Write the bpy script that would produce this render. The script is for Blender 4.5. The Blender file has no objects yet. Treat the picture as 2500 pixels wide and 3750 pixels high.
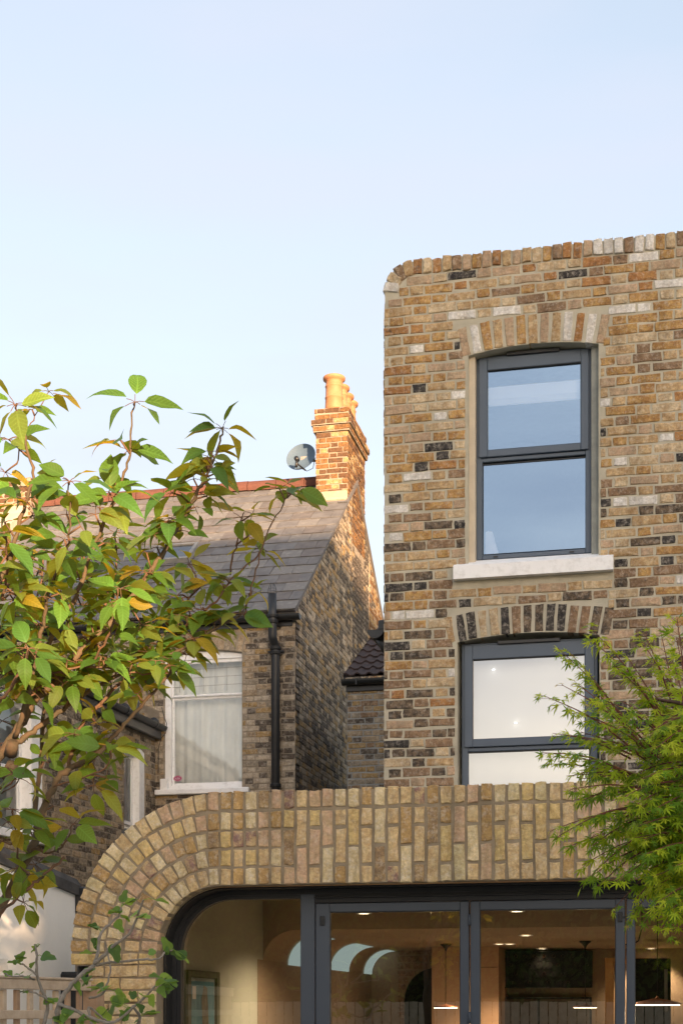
import bpy, math, random
import numpy as np
from mathutils import Vector, Matrix, Quaternion
from mathutils.geometry import tessellate_polygon

rnd = random.Random(11)
SC = bpy.context.scene
COL = SC.collection
R = math.radians

# ------------------------------------------------------------------ camera
EYE = 1.6
FPX, CXP, HZP = 5560.0, 1250.0, 3695.0          # focal length, centre, horizon (photo pixels, 2500 x 3750)
YAW = math.atan(0.2221)
CS, SN = math.cos(YAW), math.sin(YAW)
cam_d = bpy.data.cameras.new('camera')
cam = bpy.data.objects.new('camera', cam_d)
COL.objects.link(cam)
cam.location = (0, 0, EYE)
cam.rotation_euler = (R(90), 0, YAW)
cam_d.sensor_fit = 'AUTO'
cam_d.sensor_width = 36.0
cam_d.lens = FPX / 3750 * 36
cam_d.shift_x = 0.0
cam_d.shift_y = (HZP - 1875) / 3750
cam_d.clip_start = 0.05
cam_d.clip_end = 3000
SC.camera = cam

# ------------------------------------------------------------------ light
SUN_EL, SUN_AZ = R(6.0), R(30.0)                # azimuth measured from -Y (behind the camera) towards +X
SUN_DIR = Vector((math.sin(SUN_AZ) * math.cos(SUN_EL), -math.cos(SUN_AZ) * math.cos(SUN_EL), math.sin(SUN_EL)))
world = bpy.data.worlds.new('World')
SC.world = world
world.use_nodes = True
wn = world.node_tree
wn.nodes.clear()
w_out = wn.nodes.new('ShaderNodeOutputWorld')
w_bg = wn.nodes.new('ShaderNodeBackground')
w_sky = wn.nodes.new('ShaderNodeTexSky')
w_sky.sky_type = 'NISHITA'
w_sky.sun_disc = False
w_sky.sun_elevation = SUN_EL
w_sky.sun_rotation = math.pi - SUN_AZ
w_sky.air_density = 1.0
w_sky.dust_density = 4.0
w_sky.ozone_density = 1.0
w_hsv = wn.nodes.new('ShaderNodeHueSaturation')
w_hsv.inputs['Saturation'].default_value = 0.7
w_bg.inputs['Strength'].default_value = 0.15
wn.links.new(w_sky.outputs[0], w_hsv.inputs['Color'])
w_tint = wn.nodes.new('ShaderNodeMixRGB')       # thin even high cloud over the clear sky
w_tc = wn.nodes.new('ShaderNodeTexCoord')
w_map = wn.nodes.new('ShaderNodeMapping')
w_map.inputs['Scale'].default_value = (1.2, 1.2, 5.0)
w_map.inputs['Rotation'].default_value = (0.25, 0.1, 0)
w_noi = wn.nodes.new('ShaderNodeTexNoise')
w_noi.inputs['Scale'].default_value = 2.2
w_noi.inputs['Detail'].default_value = 6.0
w_mr = wn.nodes.new('ShaderNodeMapRange')
w_mr.inputs['From Min'].default_value = 0.35
w_mr.inputs['From Max'].default_value = 0.75
w_mr.inputs['To Min'].default_value = 0.24
w_mr.inputs['To Max'].default_value = 0.85
wn.links.new(w_tc.outputs['Generated'], w_map.inputs['Vector'])
wn.links.new(w_map.outputs[0], w_noi.inputs['Vector'])
wn.links.new(w_noi.outputs['Fac'], w_mr.inputs['Value'])
wn.links.new(w_mr.outputs[0], w_tint.inputs['Fac'])
w_tint.inputs['Color2'].default_value = (1.40, 1.48, 1.70, 1.0)
wn.links.new(w_hsv.outputs[0], w_tint.inputs['Color1'])
w_mul = wn.nodes.new('ShaderNodeMixRGB')
w_mul.blend_type = 'MULTIPLY'
w_mul.inputs['Fac'].default_value = 1.0
w_mul.inputs['Color2'].default_value = (0.985, 0.97, 0.985, 1.0)
wn.links.new(w_tint.outputs[0], w_mul.inputs['Color1'])
wn.links.new(w_mul.outputs[0], w_bg.inputs['Color'])
wn.links.new(w_bg.outputs[0], w_out.inputs[0])
sun_d = bpy.data.lights.new('sun', 'SUN')
sun_d.energy = 3.6
sun_d.angle = R(0.6)
sun_d.color = (1.0, 0.65, 0.38)
sun = bpy.data.objects.new('sun', sun_d)
COL.objects.link(sun)
sun.rotation_euler = SUN_DIR.to_track_quat('Z', 'Y').to_euler()
sun.location = (20, -30, 20)
SC.view_settings.view_transform = 'Standard'
SC.view_settings.look = 'None'
SC.view_settings.exposure = 1.97
SC.view_settings.gamma = 1.0
SC.view_settings.use_curve_mapping = False
SC.cycles.max_bounces = 8
SC.cycles.transparent_max_bounces = 16
SC.cycles.use_denoising = True

# ------------------------------------------------------------------ pixel -> place helpers
def ray(px, py):
    u, v = (px - CXP) / FPX, (HZP - py) / FPX
    return Vector((u * CS - SN, u * SN + CS, v))
def hit(px, py, p0, n):
    d = ray(px, py)
    o = Vector((0, 0, EYE))
    t = (Vector(p0) - o).dot(Vector(n)) / d.dot(Vector(n))
    return o + d * t
def at(px, py, y):
    return hit(px, py, (0, y, 0), (0, 1, 0))
def atd(px, py, d):
    return Vector((0, 0, EYE)) + ray(px, py) * d
def proj(p):
    x, y, z = p[0], p[1], p[2] - EYE
    d = -x * SN + y * CS
    if d < 0.05:
        return None
    return CXP + FPX * (x * CS + y * SN) / d, HZP - FPX * z / d, d

# ------------------------------------------------------------------ materials
def new_mat(name):
    m = bpy.data.materials.new(name)
    m.use_nodes = True
    nt = m.node_tree
    nt.nodes.clear()
    out = nt.nodes.new('ShaderNodeOutputMaterial')
    return m, nt, out
def N(nt, t, **kw):
    n = nt.nodes.new(t)
    for k, v in kw.items():
        if hasattr(n, k):
            setattr(n, k, v)
        else:
            n.inputs[k].default_value = v
    return n
def L(nt, a, b):
    nt.links.new(a, b)
def c4(c):
    return (c[0], c[1], c[2], 1.0)
def rough_mat(name, col, col2=None, scale=8.0, rough=0.8, bump=0.3, bump_scale=60.0, bdist=0.004, metallic=0.0, spec=0.3, coat=0.0, mixlo=.35, mixhi=.65):
    """two tones mottled by a noise, with a fine relief"""
    m, nt, out = new_mat(name)
    p = N(nt, 'ShaderNodeBsdfPrincipled', Roughness=rough, Metallic=metallic)
    p.inputs['Specular IOR Level'].default_value = spec
    p.inputs['Coat Weight'].default_value = coat
    geo = N(nt, 'ShaderNodeNewGeometry')
    n1 = N(nt, 'ShaderNodeTexNoise', Scale=scale, Detail=5.0, Roughness=0.6)
    L(nt, geo.outputs['Position'], n1.inputs['Vector'])
    mr = N(nt, 'ShaderNodeMapRange')
    mr.inputs['From Min'].default_value = mixlo
    mr.inputs['From Max'].default_value = mixhi
    L(nt, n1.outputs['Fac'], mr.inputs['Value'])
    mx = N(nt, 'ShaderNodeMixRGB')
    mx.inputs['Color1'].default_value = c4(col)
    mx.inputs['Color2'].default_value = c4(col2 or [c * 0.75 for c in col])
    L(nt, mr.outputs[0], mx.inputs['Fac'])
    L(nt, mx.outputs[0], p.inputs['Base Color'])
    if bump:
        n2 = N(nt, 'ShaderNodeTexNoise', Scale=bump_scale, Detail=4.0)
        L(nt, geo.outputs['Position'], n2.inputs['Vector'])
        b = N(nt, 'ShaderNodeBump', Strength=bump, Distance=bdist)
        L(nt, n2.outputs['Fac'], b.inputs['Height'])
        L(nt, b.outputs[0], p.inputs['Normal'])
    L(nt, p.outputs[0], out.inputs[0])
    return m
def brick_mat(name, col, col2, stain=(0.05, 0.045, 0.04), stain_amt=0.35, bump=1.0, white=0.38):
    m, nt, out = new_mat(name)
    p = N(nt, 'ShaderNodeBsdfPrincipled', Roughness=0.9)
    p.inputs['Specular IOR Level'].default_value = 0.15
    geo = N(nt, 'ShaderNodeNewGeometry')
    pos = geo.outputs['Position']
    def noise(scale, detail=4.0, rough=0.6):
        n = N(nt, 'ShaderNodeTexNoise', Scale=scale, Detail=detail, Roughness=rough)
        L(nt, pos, n.inputs['Vector'])
        return n
    def rng(sock, lo, hi, a=0.0, b=1.0):
        r = N(nt, 'ShaderNodeMapRange')
        r.inputs['From Min'].default_value = lo
        r.inputs['From Max'].default_value = hi
        r.inputs['To Min'].default_value = a
        r.inputs['To Max'].default_value = b
        L(nt, sock, r.inputs['Value'])
        return r.outputs[0]
    mx = N(nt, 'ShaderNodeMixRGB')
    mx.inputs['Color1'].default_value = c4(col)
    mx.inputs['Color2'].default_value = c4(col2)
    L(nt, rng(noise(19, 5, .7).outputs['Fac'], .41, .59), mx.inputs['Fac'])
    # fine speckle
    hs = N(nt, 'ShaderNodeHueSaturation')
    L(nt, mx.outputs[0], hs.inputs['Color'])
    L(nt, rng(noise(58, 4).outputs['Fac'], .3, .7, .78, 1.2), hs.inputs['Value'])
    # long weather streaks running down the wall
    mp = N(nt, 'ShaderNodeMapping')
    mp.inputs['Scale'].default_value = (5.0, 5.0, 0.7)
    L(nt, pos, mp.inputs['Vector'])
    ns = N(nt, 'ShaderNodeTexNoise', Scale=1.0, Detail=5.0, Roughness=0.65)
    L(nt, mp.outputs[0], ns.inputs['Vector'])
    sk_ = N(nt, 'ShaderNodeHueSaturation')
    L(nt, hs.outputs[0], sk_.inputs['Color'])
    L(nt, rng(ns.outputs['Fac'], .38, .62, 1.12, .76), sk_.inputs['Value'])
    hs = sk_
    # dirt patches
    st = N(nt, 'ShaderNodeMixRGB')
    st.inputs['Color2'].default_value = c4(stain)
    L(nt, hs.outputs[0], st.inputs['Color1'])
    L(nt, rng(noise(17, 7, .75).outputs['Fac'], .54, .66, 0, min(.85, stain_amt * 1.5)), st.inputs['Fac'])
    last = st
    if white:
        wt = N(nt, 'ShaderNodeMixRGB')
        wt.inputs['Color2'].default_value = (.64, .58, .49, 1)
        L(nt, st.outputs[0], wt.inputs['Color1'])
        L(nt, rng(noise(27, 6, .75).outputs['Fac'], .50, .64, 0, white), wt.inputs['Fac'])
        last = wt
    L(nt, last.outputs[0], p.inputs['Base Color'])
    nb = noise(70, 5, .65)
    b = N(nt, 'ShaderNodeBump', Strength=bump, Distance=0.006)
    L(nt, nb.outputs['Fac'], b.inputs['Height'])
    L(nt, b.outputs[0], p.inputs['Normal'])
    L(nt, p.outputs[0], out.inputs[0])
    return m
def emit_mat(name, col, strength):
    m, nt, out = new_mat(name)
    e = N(nt, 'ShaderNodeEmission', Strength=strength)
    e.inputs['Color'].default_value = c4(col)
    L(nt, e.outputs[0], out.inputs[0])
    return m
def glass_mat(name, tint=(1, 1, 1), refl=0.08, refl_col=(1, 1, 1), rough=0.0, wav=0.0):
    """thin pane: lets light straight through, reflects by Fresnel plus a tinted base reflection"""
    m, nt, out = new_mat(name)
    tr = N(nt, 'ShaderNodeBsdfTransparent')
    tr.inputs['Color'].default_value = c4(tint)
    gl = N(nt, 'ShaderNodeBsdfGlossy', Roughness=rough)
    gl.inputs['Color'].default_value = c4(refl_col)
    fr = N(nt, 'ShaderNodeFresnel', IOR=1.5)
    ad = N(nt, 'ShaderNodeMath', operation='ADD')
    ad.use_clamp = True
    ad.inputs[1].default_value = refl
    mx = N(nt, 'ShaderNodeMixShader')
    L(nt, fr.outputs[0], ad.inputs[0])
    L(nt, ad.outputs[0], mx.inputs[0])
    L(nt, tr.outputs[0], mx.inputs[1])
    L(nt, gl.outputs[0], mx.inputs[2])
    if wav:
        geo = N(nt, 'ShaderNodeNewGeometry')
        n = N(nt, 'ShaderNodeTexNoise', Scale=4.0, Detail=1.0)
        L(nt, geo.outputs['Position'], n.inputs['Vector'])
        b = N(nt, 'ShaderNodeBump', Strength=wav, Distance=0.02)
        L(nt, n.outputs['Fac'], b.inputs['Height'])
        L(nt, b.outputs[0], gl.inputs['Normal'])
    L(nt, mx.outputs[0], out.inputs[0])
    return m
def leaf_mat(name, col, col2, trans, tw=0.45, rough=0.5, veins=True):
    m, nt, out = new_mat(name)
    p = N(nt, 'ShaderNodeBsdfPrincipled', Roughness=rough)
    p.inputs['Specular IOR Level'].default_value = 0.22
    tl = N(nt, 'ShaderNodeBsdfTranslucent')
    tl.inputs['Color'].default_value = c4(trans)
    oi = N(nt, 'ShaderNodeObjectInfo')
    geo = N(nt, 'ShaderNodeNewGeometry')
    nz = N(nt, 'ShaderNodeTexNoise', Scale=7.0, Detail=2.0)
    L(nt, geo.outputs['Position'], nz.inputs['Vector'])
    mx = N(nt, 'ShaderNodeMixRGB')
    mx.inputs['Color1'].default_value = c4(col)
    mx.inputs['Color2'].default_value = c4(col2)
    mr = N(nt, 'ShaderNodeMapRange')
    mr.inputs['From Min'].default_value = .35
    mr.inputs['From Max'].default_value = .65
    L(nt, nz.outputs['Fac'], mr.inputs['Value'])
    L(nt, mr.outputs[0], mx.inputs['Fac'])
    last = mx
    if veins:
        uv = N(nt, 'ShaderNodeUVMap')
        sp = N(nt, 'ShaderNodeSeparateXYZ')
        L(nt, uv.outputs[0], sp.inputs[0])
        ab = N(nt, 'ShaderNodeMath', operation='ABSOLUTE')
        L(nt, sp.outputs[0], ab.inputs[0])
        # side veins: saw along (v - 0.5|u|)
        ml = N(nt, 'ShaderNodeMath', operation='MULTIPLY_ADD')
        ml.inputs[1].default_value = -0.22
        L(nt, ab.outputs[0], ml.inputs[0])
        L(nt, sp.outputs[1], ml.inputs[2])
        m2 = N(nt, 'ShaderNodeMath', operation='MULTIPLY')
        m2.inputs[1].default_value = 9.0
        L(nt, ml.outputs[0], m2.inputs[0])
        frc = N(nt, 'ShaderNodeMath', operation='FRACT')
        L(nt, m2.outputs[0], frc.inputs[0])
        r1 = N(nt, 'ShaderNodeMapRange')
        r1.inputs['From Min'].default_value = 0.0
        r1.inputs['From Max'].default_value = 0.35
        r1.inputs['To Min'].default_value = 1.0
        r1.inputs['To Max'].default_value = 0.0
        L(nt, frc.outputs[0], r1.inputs['Value'])
        r2 = N(nt, 'ShaderNodeMapRange')
        r2.inputs['From Min'].default_value = 0.03
        r2.inputs['From Max'].default_value = 0.1
        r2.inputs['To Min'].default_value = 1.0
        r2.inputs['To Max'].default_value = 0.0
        L(nt, ab.outputs[0], r2.inputs['Value'])
        mxx = N(nt, 'ShaderNodeMath', operation='MAXIMUM')
        L(nt, r1.outputs[0], mxx.inputs[0])
        L(nt, r2.outputs[0], mxx.inputs[1])
        sc = N(nt, 'ShaderNodeMath', operation='MULTIPLY')
        sc.inputs[1].default_value = 0.5
        L(nt, mxx.outputs[0], sc.inputs[0])
        vx = N(nt, 'ShaderNodeMixRGB')
        vx.inputs['Color2'].default_value = c4([min(1, c * 1.8 + .02) for c in col])
        L(nt, mx.outputs[0], vx.inputs['Color1'])
        L(nt, sc.outputs[0], vx.inputs['Fac'])
        last = vx
        bp = N(nt, 'ShaderNodeBump', Strength=0.35, Distance=0.004)
        L(nt, frc.outputs[0], bp.inputs['Height'])
        L(nt, bp.outputs[0], p.inputs['Normal'])
    hs = N(nt, 'ShaderNodeHueSaturation')
    L(nt, last.outputs[0], hs.inputs['Color'])
    r3 = N(nt, 'ShaderNodeMapRange')
    r3.inputs['To Min'].default_value = 0.75
    r3.inputs['To Max'].default_value = 1.3
    L(nt, oi.outputs['Random'], r3.inputs['Value'])
    L(nt, r3.outputs[0], hs.inputs['Value'])
    L(nt, hs.outputs[0], p.inputs['Base Color'])
    ms = N(nt, 'ShaderNodeMixShader')
    ms.inputs[0].default_value = tw
    L(nt, p.outputs[0], ms.inputs[1])
    L(nt, tl.outputs[0], ms.inputs[2])
    L(nt, ms.outputs[0], out.inputs[0])
    return m

# ------------------------------------------------------------------ object helpers
W = {}
def reg(o, m=None):
    W[o.name] = m.copy() if m is not None else Matrix.Identity(4)
    return o
def par(o, root):
    """parent o to root, keeping o's own matrix_basis as its place in the world"""
    o.parent = root
    o.matrix_parent_inverse = W[root.name].inverted()
def tag(o, label=None, cat=None, group=None, kind=None):
    if label: o['label'] = label
    if cat: o['category'] = cat
    if group: o['group'] = group
    if kind: o['kind'] = kind
    return o
def empty(name, loc, label, cat, group=None):
    o = bpy.data.objects.new(name, None)
    o.empty_display_size = 0.2
    o.location = loc
    COL.objects.link(o)
    reg(o, Matrix.Translation(Vector(loc)))
    return tag(o, label, cat, group)
class MB:
    def __init__(s):
        s.v, s.f, s.mi, s.sm, s.uv = [], [], [], [], []
    def quadmesh(s, vs, fs, mi=0, smooth=False):
        b = len(s.v)
        s.v += [tuple(v) for v in vs]
        for f in fs:
            s.f.append(tuple(i + b for i in f))
            s.mi.append(mi)
            s.sm.append(smooth)
        return s
    def box(s, lo, hi, mi=0, M=None):
        x0, y0, z0 = lo; x1, y1, z1 = hi
        vs = [Vector(p) for p in ((x0,y0,z0),(x1,y0,z0),(x1,y1,z0),(x0,y1,z0),(x0,y0,z1),(x1,y0,z1),(x1,y1,z1),(x0,y1,z1))]
        if M is not None:
            vs = [M @ v for v in vs]
        return s.quadmesh(vs, [(0,3,2,1),(4,5,6,7),(0,1,5,4),(1,2,6,5),(2,3,7,6),(3,0,4,7)], mi)
    def bbox(s, lo, hi, b=0.004, mi=0, M=None):
        """box with chamfered edges"""
        lo, hi = Vector(lo), Vector(hi)
        b = min(b, *(0.45 * abs(hi[i] - lo[i]) for i in range(3)))
        vs, idx = [], {}
        for cx in (0, 1):
            for cy in (0, 1):
                for cz in (0, 1):
                    c = (cx, cy, cz)
                    for ax in range(3):
                        p = [0, 0, 0]
                        for k in range(3):
                            base = hi[k] if c[k] else lo[k]
                            ins = 0 if k == ax else (-b if c[k] else b)
                            p[k] = base + ins
                        # vertex lying on face 'ax'
                        idx[(c, ax)] = len(vs)
                        vs.append(Vector(p))
        fs = []
        for ax in range(3):
            o1, o2 = (ax + 1) % 3, (ax + 2) % 3
            for sd in (0, 1):
                q = []
                for a, bb in ((0,0),(1,0),(1,1),(0,1)):
                    c = [0,0,0]; c[ax] = sd; c[o1] = a; c[o2] = bb
                    q.append(idx[(tuple(c), ax)])
                fs.append(tuple(q if sd else q[::-1]))
        for ax in range(3):     # edges parallel to ax
            o1, o2 = (ax + 1) % 3, (ax + 2) % 3
            for a in (0, 1):
                for bb in (0, 1):
                    c0 = [0,0,0]; c0[o1] = a; c0[o2] = bb
                    c1 = list(c0); c1[ax] = 1
                    q = [idx[(tuple(c0), o1)], idx[(tuple(c1), o1)], idx[(tuple(c1), o2)], idx[(tuple(c0), o2)]]
                    fs.append(tuple(q if (a ^ bb) == 1 else q[::-1]))
        for cx in (0, 1):
            for cy in (0, 1):
                for cz in (0, 1):
                    c = (cx, cy, cz)
                    q = [idx[(c, 0)], idx[(c, 1)], idx[(c, 2)]]
                    fs.append(tuple(q if (cx + cy + cz) % 2 == 1 else q[::-1]))
        if M is not None:
            vs = [M @ v for v in vs]
        return s.quadmesh(vs, fs, mi)
    def tube(s, pts, rad, n=8, mi=0, caps=True):
        pts = [Vector(p) for p in pts]
        if not hasattr(rad, '__len__'):
            rad = [rad] * len(pts)
        vs, fs = [], []
        up = Vector((0, 0, 1))
        prev = None
        for i, p in enumerate(pts):
            t = (pts[min(i + 1, len(pts) - 1)] - pts[max(i - 1, 0)])
            if t.length < 1e-9:
                t = Vector((0, 0, 1))
            t.normalize()
            if prev is None:
                a = up if abs(t.z) < .9 else Vector((1, 0, 0))
                x = t.cross(a).normalized()
            else:
                x = (prev - t * prev.dot(t))
                x = x.normalized() if x.length > 1e-6 else t.orthogonal().normalized()
            prev = x
            y = t.cross(x)
            for k in range(n):
                an = 2 * math.pi * k / n
                vs.append(p + (x * math.cos(an) + y * math.sin(an)) * rad[i])
        for i in range(len(pts) - 1):
            for k in range(n):
                k2 = (k + 1) % n
                fs.append((i * n + k, i * n + k2, (i + 1) * n + k2, (i + 1) * n + k))
        if caps:
            fs.append(tuple(range(n))[::-1])
            fs.append(tuple((len(pts) - 1) * n + k for k in range(n)))
        return s.quadmesh(vs, fs, mi, True)
    def lathe(s, prof, org, n=24, mi=0, axis='z'):
        vs, fs = [], []
        org = Vector(org)
        for r, h in prof:
            for k in range(n):
                a = 2 * math.pi * k / n
                q = Vector((r * math.cos(a), r * math.sin(a), h))
                if axis == 'y': q = Vector((q.x, q.z, -q.y))
                if axis == 'x': q = Vector((q.z, q.x, q.y))
                vs.append(org + q)
        for i in range(len(prof) - 1):
            for k in range(n):
                k2 = (k + 1) % n
                fs.append((i * n + k, i * n + k2, (i + 1) * n + k2, (i + 1) * n + k))
        return s.quadmesh(vs, fs, mi, True)
    def sweep(s, prof, pts_frames, mi=0, closed=False, smooth=False):
        """prof: list of (a,b); frames: list of (origin, A, B)"""
        n = len(prof)
        vs, fs = [], []
        for o, A, B in pts_frames:
            for a, b in prof:
                vs.append(Vector(o) + Vector(A) * a + Vector(B) * b)
        m = len(pts_frames)
        for i in range(m - 1):
            for k in range(n if closed else n - 1):
                k2 = (k + 1) % n
                fs.append((i * n + k, (i + 1) * n + k, (i + 1) * n + k2, i * n + k2))
        if closed:
            fs.append(tuple(range(n)))
            fs.append(tuple((m - 1) * n + k for k in range(n))[::-1])
        return s.quadmesh(vs, fs, mi, smooth)
    def poly(s, outer, holes, fr, depth=0.0, mi=0, hole_sides=True):
        """flat polygon with holes in a frame fr(u, v, w): w is depth behind the face; extruded edges optional"""
        loops = [[Vector((p[0], p[1], 0)) for p in outer]] + [[Vector((p[0], p[1], 0)) for p in h] for h in holes]
        flat = [p for l in loops for p in l]
        tris = tessellate_polygon(loops)
        def ccw(t):
            a, b, c = (flat[i] for i in t)
            return t if (b - a).cross(c - a).z > 0 else t[::-1]
        tris = [ccw(tuple(t)) for t in tris]
        s.quadmesh([fr(p.x, p.y, 0) for p in flat], tris, mi)
        if depth:
            base = 0
            for li, l in enumerate(loops):
                n = len(l)
                area = sum(l[i].x * l[(i + 1) % n].y - l[(i + 1) % n].x * l[i].y for i in range(n))
                vs = [fr(p.x, p.y, 0) for p in l] + [fr(p.x, p.y, depth) for p in l]
                fs = []
                for i in range(n):
                    j = (i + 1) % n
                    q = (i, i + n, j + n, j)
                    if (area > 0) != (li == 0):
                        pass
                    fs.append(q if area > 0 else q[::-1])
                if li and area > 0 or (not li and area < 0):
                    fs = [f[::-1] for f in fs]
                s.quadmesh(vs, fs, mi)
        return s
    def mesh(s, name, mats):
        me = bpy.data.meshes.new(name)
        me.from_pydata(s.v, [], s.f)
        for m in (mats if isinstance(mats, (list, tuple)) else [mats]):
            me.materials.append(m)
        me.polygons.foreach_set('material_index', s.mi)
        me.polygons.foreach_set('use_smooth', s.sm)
        me.update()
        return me
    def build(s, name, mats, parent=None, kind=None, label=None, cat=None, group=None):
        o = bpy.data.objects.new(name, s.mesh(name, mats))
        COL.objects.link(o)
        reg(o)
        if parent is not None:
            par(o, parent)
        return tag(o, label, cat, group, kind)
def inst(name, me, M, parent=None, mat=None):
    """one more object that shares a mesh"""
    o = bpy.data.objects.new(name, me)
    COL.objects.link(o)
    o.matrix_basis = M
    reg(o, M)
    if mat is not None:
        o.material_slots[0].link = 'OBJECT'
        o.material_slots[0].material = mat
    if parent is not None:
        par(o, parent)
    return o

# ------------------------------------------------------------------ brick library
BD = 0.07
def brick_variant(l, h, seed):
    r = random.Random(seed)
    hx, hz = l / 2, h / 2
    j = lambda a: r.uniform(-a, a)
    ring = [(-1,-1),(0,-1),(1,-1),(1,0),(1,1),(0,1),(-1,1),(-1,0)]
    inner, bev, back = [], [], []
    for a, b in ring:
        chip = 0.002 + (0.011 * r.random() if r.random() < .35 else 0)
        ox, oz = a * hx + j(.004), b * hz + j(.0032)
        bev.append((ox, 0.0028 + r.random() * .002, oz))
        inner.append((ox - a * (chip + .002), j(.0016), oz - b * (chip + .001)))
        back.append((ox, BD, oz))
    vs = [(j(.01), j(.002) - .001, j(.006))] + inner + bev + back
    fs = [(0, 1, 2), (0, 2, 3), (0, 3, 4), (0, 4, 5), (0, 5, 6), (0, 6, 7), (0, 7, 8), (0, 8, 1)]
    for k in range(8):
        k2 = (k + 1) % 8
        fs.append((1 + k, 9 + k, 9 + k2, 1 + k2))
        fs.append((9 + k, 17 + k, 17 + k2, 9 + k2))
    return vs, fs
BRICKS = {}
def brick_lib(l, h, n=8):
    key = (round(l, 3), round(h, 3))
    if key not in BRICKS:
        out = []
        for k in range(n):
            vs, fs = brick_variant(l, h, hash(key) % 1000 + k * 17)
            me = bpy.data.meshes.new('brick')
            me.from_pydata(vs, [], fs)
            me.materials.append(None)
            me.update()
            out.append((me, np.array(vs), fs))
        BRICKS[key] = out
    return BRICKS[key]
class Frame:
    """a wall face: origin, horizontal axis U, up axis V, outward normal Nn"""
    def __init__(s, o, U, V=(0, 0, 1)):
        s.o, s.U, s.V = Vector(o), Vector(U).normalized(), Vector(V).normalized()
        s.N = s.U.cross(s.V).normalized()
    def __call__(s, u, v, w=0.0):
        return s.o + s.U * u + s.V * v - s.N * w
    def mat(s, u, v, rot=0.0, sx=1, sy=1, sz=1, proud=0.0):
        ux = s.U * math.cos(rot) + s.V * math.sin(rot)
        vx = -s.U * math.sin(rot) + s.V * math.cos(rot)
        p = s(u, v, -proud)
        y = -s.N
        return Matrix(((ux.x * sx, y.x * sy, vx.x * sz, p.x), (ux.y * sx, y.y * sy, vx.y * sz, p.y), (ux.z * sx, y.z * sy, vx.z * sz, p.z), (0, 0, 0, 1)))
class BrickSet:
    def __init__(s):
        s.items = []
    def add(s, fr, u, v, l, h, mat, rot=0.0, proud=None, depth=1.0, jr=0.012):
        base = .215 if l > .15 else .102
        lib = brick_lib(base, .065)
        k = rnd.randrange(len(lib))
        pr = rnd.uniform(.003, .010) if proud is None else proud
        sgn = rnd.choice((1, -1))
        M = fr.mat(u, v, rot + rnd.uniform(-jr, jr) + (math.pi if sgn < 0 else 0), l / base, depth, h / .065, pr)
        p = proj(M.translation)
        score = 0
        if p and -40 < p[0] < 2540 and -40 < p[1] < 3790:
            view = (Vector((0, 0, EYE)) - M.translation).normalized()
            score = l * h * max(0, fr.N.dot(view)) / p[2] ** 2
        s.items.append([score, M, lib[k], mat, p])
    def emit(s, parent, hidden=None, limit=300, name='brick', stuff='brickwork'):
        if hidden:
            for it in s.items:
                if it[4] and hidden(it[4][0], it[4][1]):
                    it[0] *= 0.001
        s.items.sort(key=lambda t: -t[0])
        for sc, M, lib, mat, p in s.items[:limit]:
            inst(name, lib[0], M, parent, mat)
        rest = s.items[limit:]
        if rest:
            mats, mi, vs, fs = [], [], [], []
            base = 0
            for sc, M, lib, mat, p in rest:
                if mat not in mats:
                    mats.append(mat)
                a = np.array(M)
                vs.append(lib[1] @ a[:3, :3].T + a[:3, 3])
                fs += [tuple(i + base for i in f) for f in lib[2]]
                mi += [mats.index(mat)] * len(lib[2])
                base += len(lib[1])
            me = bpy.data.meshes.new(stuff)
            me.from_pydata(np.concatenate(vs).tolist(), [], fs)
            for m in mats:
                me.materials.append(m)
            me.polygons.foreach_set('material_index', mi)
            me.update()
            o = bpy.data.objects.new(stuff, me)
            COL.objects.link(o)
            reg(o)
            par(o, parent)
            o['kind'] = 'stuff'
def lay(bs, fr, u0, u1, v0, v1, inside, pick, course=.0755, h=.0655, step=.02, stretch=.218, head=.104, joint=.011, bond='flemish'):
    """lay courses of bricks wherever inside(u, v) holds"""
    n = int(round((v1 - v0) / course))
    for i in range(n):
        vc = v0 + (i + .5) * course
        k = int((u1 - u0) / step)
        ok = [inside(u0 + (j + .5) * step, vc - h * .38) and inside(u0 + (j + .5) * step, vc + h * .38) for j in range(k)]
        j = 0
        while j < k:
            if not ok[j]:
                j += 1
                continue
            a = j
            while j < k and ok[j]:
                j += 1
            ua, ub = u0 + a * step, u0 + j * step
            if ub - ua < .045:
                continue
            # phase fixed to the wall so that the bond carries on across openings
            unit = stretch + head + 2 * joint
            off = (i % 2) * (stretch / 2 + head / 2 + joint) + (rnd.uniform(-.02, .02))
            kk = math.floor((ua - u0 - off) / unit) - 1
            edges = []
            while True:
                s = u0 + off + kk * unit
                if s > ub:
                    break
                edges += [(s, s + stretch), (s + stretch + joint, s + stretch + joint + head)]
                kk += 1
            for e0, e1 in edges:
                e0, e1 = max(e0, ua + .003), min(e1, ub - .003)
                if e1 - e0 < .03:
                    continue
                l = (e1 - e0) + rnd.uniform(-.006, .003)
                bs.add(fr, (e0 + e1) / 2, vc + rnd.uniform(-.0035, .0035) + .003 * math.sin((e0 + i * .37) * 2.3), l, h + rnd.uniform(-.007, .005), pick((e0 + e1) / 2, vc))
def choose(table):
    t = rnd.random() * sum(w for _, w in table)
    for m, w in table:
        t -= w
        if t <= 0:
            return m
    return table[-1][0]

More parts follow.
